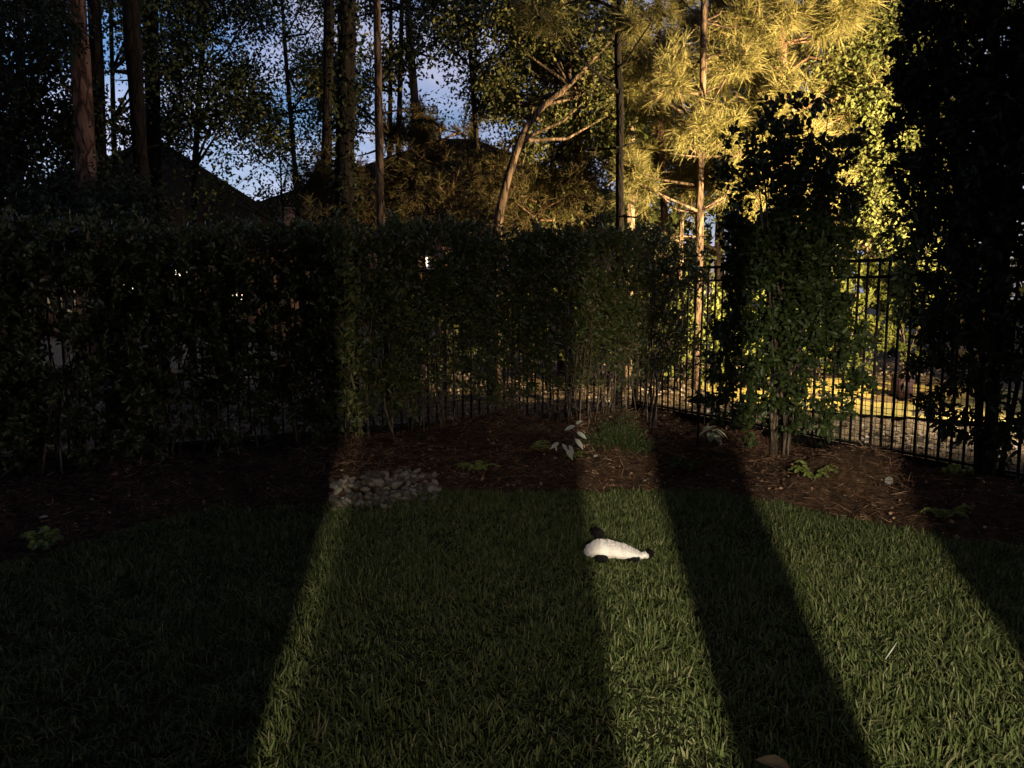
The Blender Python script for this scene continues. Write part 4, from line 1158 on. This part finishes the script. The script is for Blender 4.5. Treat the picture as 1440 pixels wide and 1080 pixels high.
# fallen leaves
def fallen(label, px, py, L, rz, mat='dryleaf', z=.03, zg=None):
    x, y = ground_at(px, py, .1 if py < 720 else .0)
    bm = bmesh.new()
    s = [0, .2, .45, .7, .9, 1.0]; w = [.03, .3, .42, .3, .12, .0]
    rows = []
    for a, b in zip(s, w):
        zz = .25 * (a - .5) ** 2 * L
        rows.append([bm.verts.new(((a - .5) * L, -b * L, zz + b * L * .45)), bm.verts.new(((a - .5) * L, 0, zz)), bm.verts.new(((a - .5) * L, b * L, zz + b * L * .45))])
    for i in range(5):
        for j in range(2):
            bm.faces.new((rows[i][j], rows[i + 1][j], rows[i + 1][j + 1], rows[i][j + 1]))
    me = bpy.data.meshes.new('fallen_leaf'); bm.to_mesh(me); bm.free()
    o = obj('fallen_leaf', me, M[mat]); o.location = (x, y, G(x, y) + z); o.rotation_euler = (.1, -.1, rz)
    md = o.modifiers.new('thick', 'SOLIDIFY'); md.thickness = .0008
    return tag(o, label, 'leaf', 'fallen leaves')


fallen('tan curled dry leaf on the grass at the bottom edge', 1086, 1100, .11, 2.8, z=.055)
fallen('cream fallen leaf on the lit brown mulch left of the fine leaved plant', 838, 664, .05, .6, 'pale')
fallen('tiny cream fallen leaf by the grass below the path light', 906, 680, .035, 1.9, 'pale')
fallen('pale fallen leaf in the dark bed at far left above the yellowish clump', 62, 735, .06, .2, 'pale')

x, y = ground_at(1248, 706)
bm = bmesh.new(); bmesh.ops.create_cube(bm, size=1)
bmesh.ops.scale(bm, vec=(.055, .045, .06), verts=bm.verts)
bmesh.ops.bevel(bm, geom=list(bm.edges), offset=.008, segments=2, affect='EDGES')
me = bpy.data.meshes.new('stone_block'); bm.to_mesh(me); bm.free()
o = obj('stone_block', me, M['block']); o.location = (x, y, G(x, y) + .02); o.rotation_euler = (.15, -.2, .5)
tag(o, 'small grey block half sunk in the right mulch bed', 'block')

# dry straw on the lawn
x, y = ground_at(1254, 938, 0)
mb = MB(); mb.tube([(-.03, 0, 0), (0, .01, .035), (.025, .015, .07)], [.002, .003, .001], 5)
o = mb.build('dry_straw', M['pale']); o.location = (x, y, .03); tag(o, 'pale dry straw sticking up from the bright grass on the right', 'straw')

# ------------------------------------------------------------------ plush toy
def loft(secs, sides=18):
    """secs: (x, y centre, z centre, half depth, half height)."""
    V = []; ang = np.arange(sides) / sides * 2 * np.pi
    for x, yc, zc, hy, hz in secs:
        for a in ang: V.append((x, yc + math.cos(a) * hy, zc + math.sin(a) * hz))
    n = len(secs); Qv = [(i * sides + k, i * sides + (k + 1) % sides, (i + 1) * sides + (k + 1) % sides, (i + 1) * sides + k) for i in range(n - 1) for k in range(sides)]
    V += [secs[0][:3], secs[-1][:3]]
    Tv = [(n * sides, (k + 1) % sides, k) for k in range(sides)] + [(n * sides + 1, (n - 1) * sides + k, (n - 1) * sides + (k + 1) % sides) for k in range(sides)]
    return np.array(V, float), Qv, Tv


def fuzz(mb, seed, amp):
    rng = np.random.default_rng(seed)
    mb.V = [v + rng.normal(0, amp, v.shape).astype(np.float32) for v in mb.V]


def fur(o, mat, length, n, seed):
    rng = np.random.default_rng(seed); me = o.data
    co = np.empty(len(me.vertices) * 3, np.float32); me.vertices.foreach_get('co', co); co = co.reshape(-1, 3)
    f = [tuple(p.vertices)[:3] for p in me.polygons]; nr = np.array([tuple(p.normal) for p in me.polygons]); ar = np.array([p.area for p in me.polygons])
    k = rng.choice(len(f), n, p=ar / ar.sum()); q = np.array(f)[k]; w = rng.dirichlet((1, 1, 1), n)
    C = (co[q] * w[..., None]).sum(1)
    D = unit(nr[k] * .55 + rng.normal(0, .45, (n, 3)))
    mb = MB(); s = unit(np.cross(D, rng.normal(size=(n, 3)))) * .0011
    tip = C + D * (length * rng.uniform(.6, 1.2, (n, 1)))
    mb.add(np.stack([C - s, C + s, tip], 1).reshape(-1, 3), T=np.arange(n * 3).reshape(-1, 3))
    h = mb.build('fur', mat, o); h['kind'] = 'stuff'


tx, ty = ground_at(866, 790, 0.0)
toy = thing('plush_toy', 'white plush toy with black limbs lying flat on the lawn', 'toy', (tx, ty, .026), None, R(-6))
mb = MB()
mb.add(*loft([(-.188, 0, .030, .015, .012), (-.176, 0, .036, .045, .028), (-.15, 0, .042, .066, .038), (-.115, .006, .055, .082, .05), (-.095, .006, .058, .088, .052),
              (-.05, .005, .055, .09, .05), (.0, .0, .049, .087, .046), (.04, 0, .043, .08, .041), (.08, -.005, .036, .07, .035), (.12, -.01, .029, .055, .027),
              (.15, -.012, .024, .042, .021), (.172, -.012, .024, .036, .023), (.186, -.012, .024, .026, .019), (.194, -.012, .024, .010, .008)]))
for i_, v_ in enumerate(mb.V[0]):                      # slack cloth: folds and a flat belly
    x_, y_, z_ = v_
    z_ = max(z_ * (.92 - .9 * max(0, x_ - .05)), .008); y_ *= 1 - 1.6 * max(0, x_ - .06)
    z_ = z_ + .005 * math.sin(x_ * 70 + y_ * 40) * math.sin(y_ * 55 + 1) + .003 * math.sin(x_ * 160)
    mb.V[0][i_] = (x_, y_ + .003 * math.sin(x_ * 90), z_)
fuzz(mb, 1, .0012); body = mb.build('body', M['plush'], toy, smooth=True)
fur(body, M['plush'], .006, 9000, 8)
for nm, secs, loc, rz in (('ear', [(-.034, 0, 0, .008, .01), (-.024, 0, 0, .026, .028), (0, 0, 0, .034, .036), (.024, 0, 0, .026, .026), (.034, 0, 0, .008, .008)], (-.105, .112, .105), .1),
                          ('arm', [(-.04, 0, 0, .008, .01), (-.028, 0, 0, .026, .026), (0, 0, 0, .034, .032), (.026, 0, 0, .026, .026), (.036, 0, 0, .008, .008)], (-.085, -.070, .014), -.1),
                          ('leg', [(-.034, 0, 0, .006, .008), (-.024, 0, 0, .02, .018), (.005, 0, 0, .026, .022), (.036, 0, 0, .018, .016), (.046, 0, 0, .006, .006)], (.095, -.050, .012), -.25),
                          ('tail', [(-.03, 0, 0, .006, .008), (-.02, 0, 0, .02, .022), (.004, 0, 0, .026, .028), (.026, 0, 0, .018, .02), (.034, 0, 0, .004, .006)], (.203, .012, .022), 1.2)):
    mb = MB(); mb.add(*loft(secs, 14)); fuzz(mb, 3, .001)
    o = mb.build(nm, M['black'], toy, smooth=True); o.location = loc; o.rotation_euler = (0, 0, rz); o.scale = (.95, .8, .8) if nm != 'ear' else (.95, .9, .95)
    fur(o, M['black'], .010, 1500, 9)
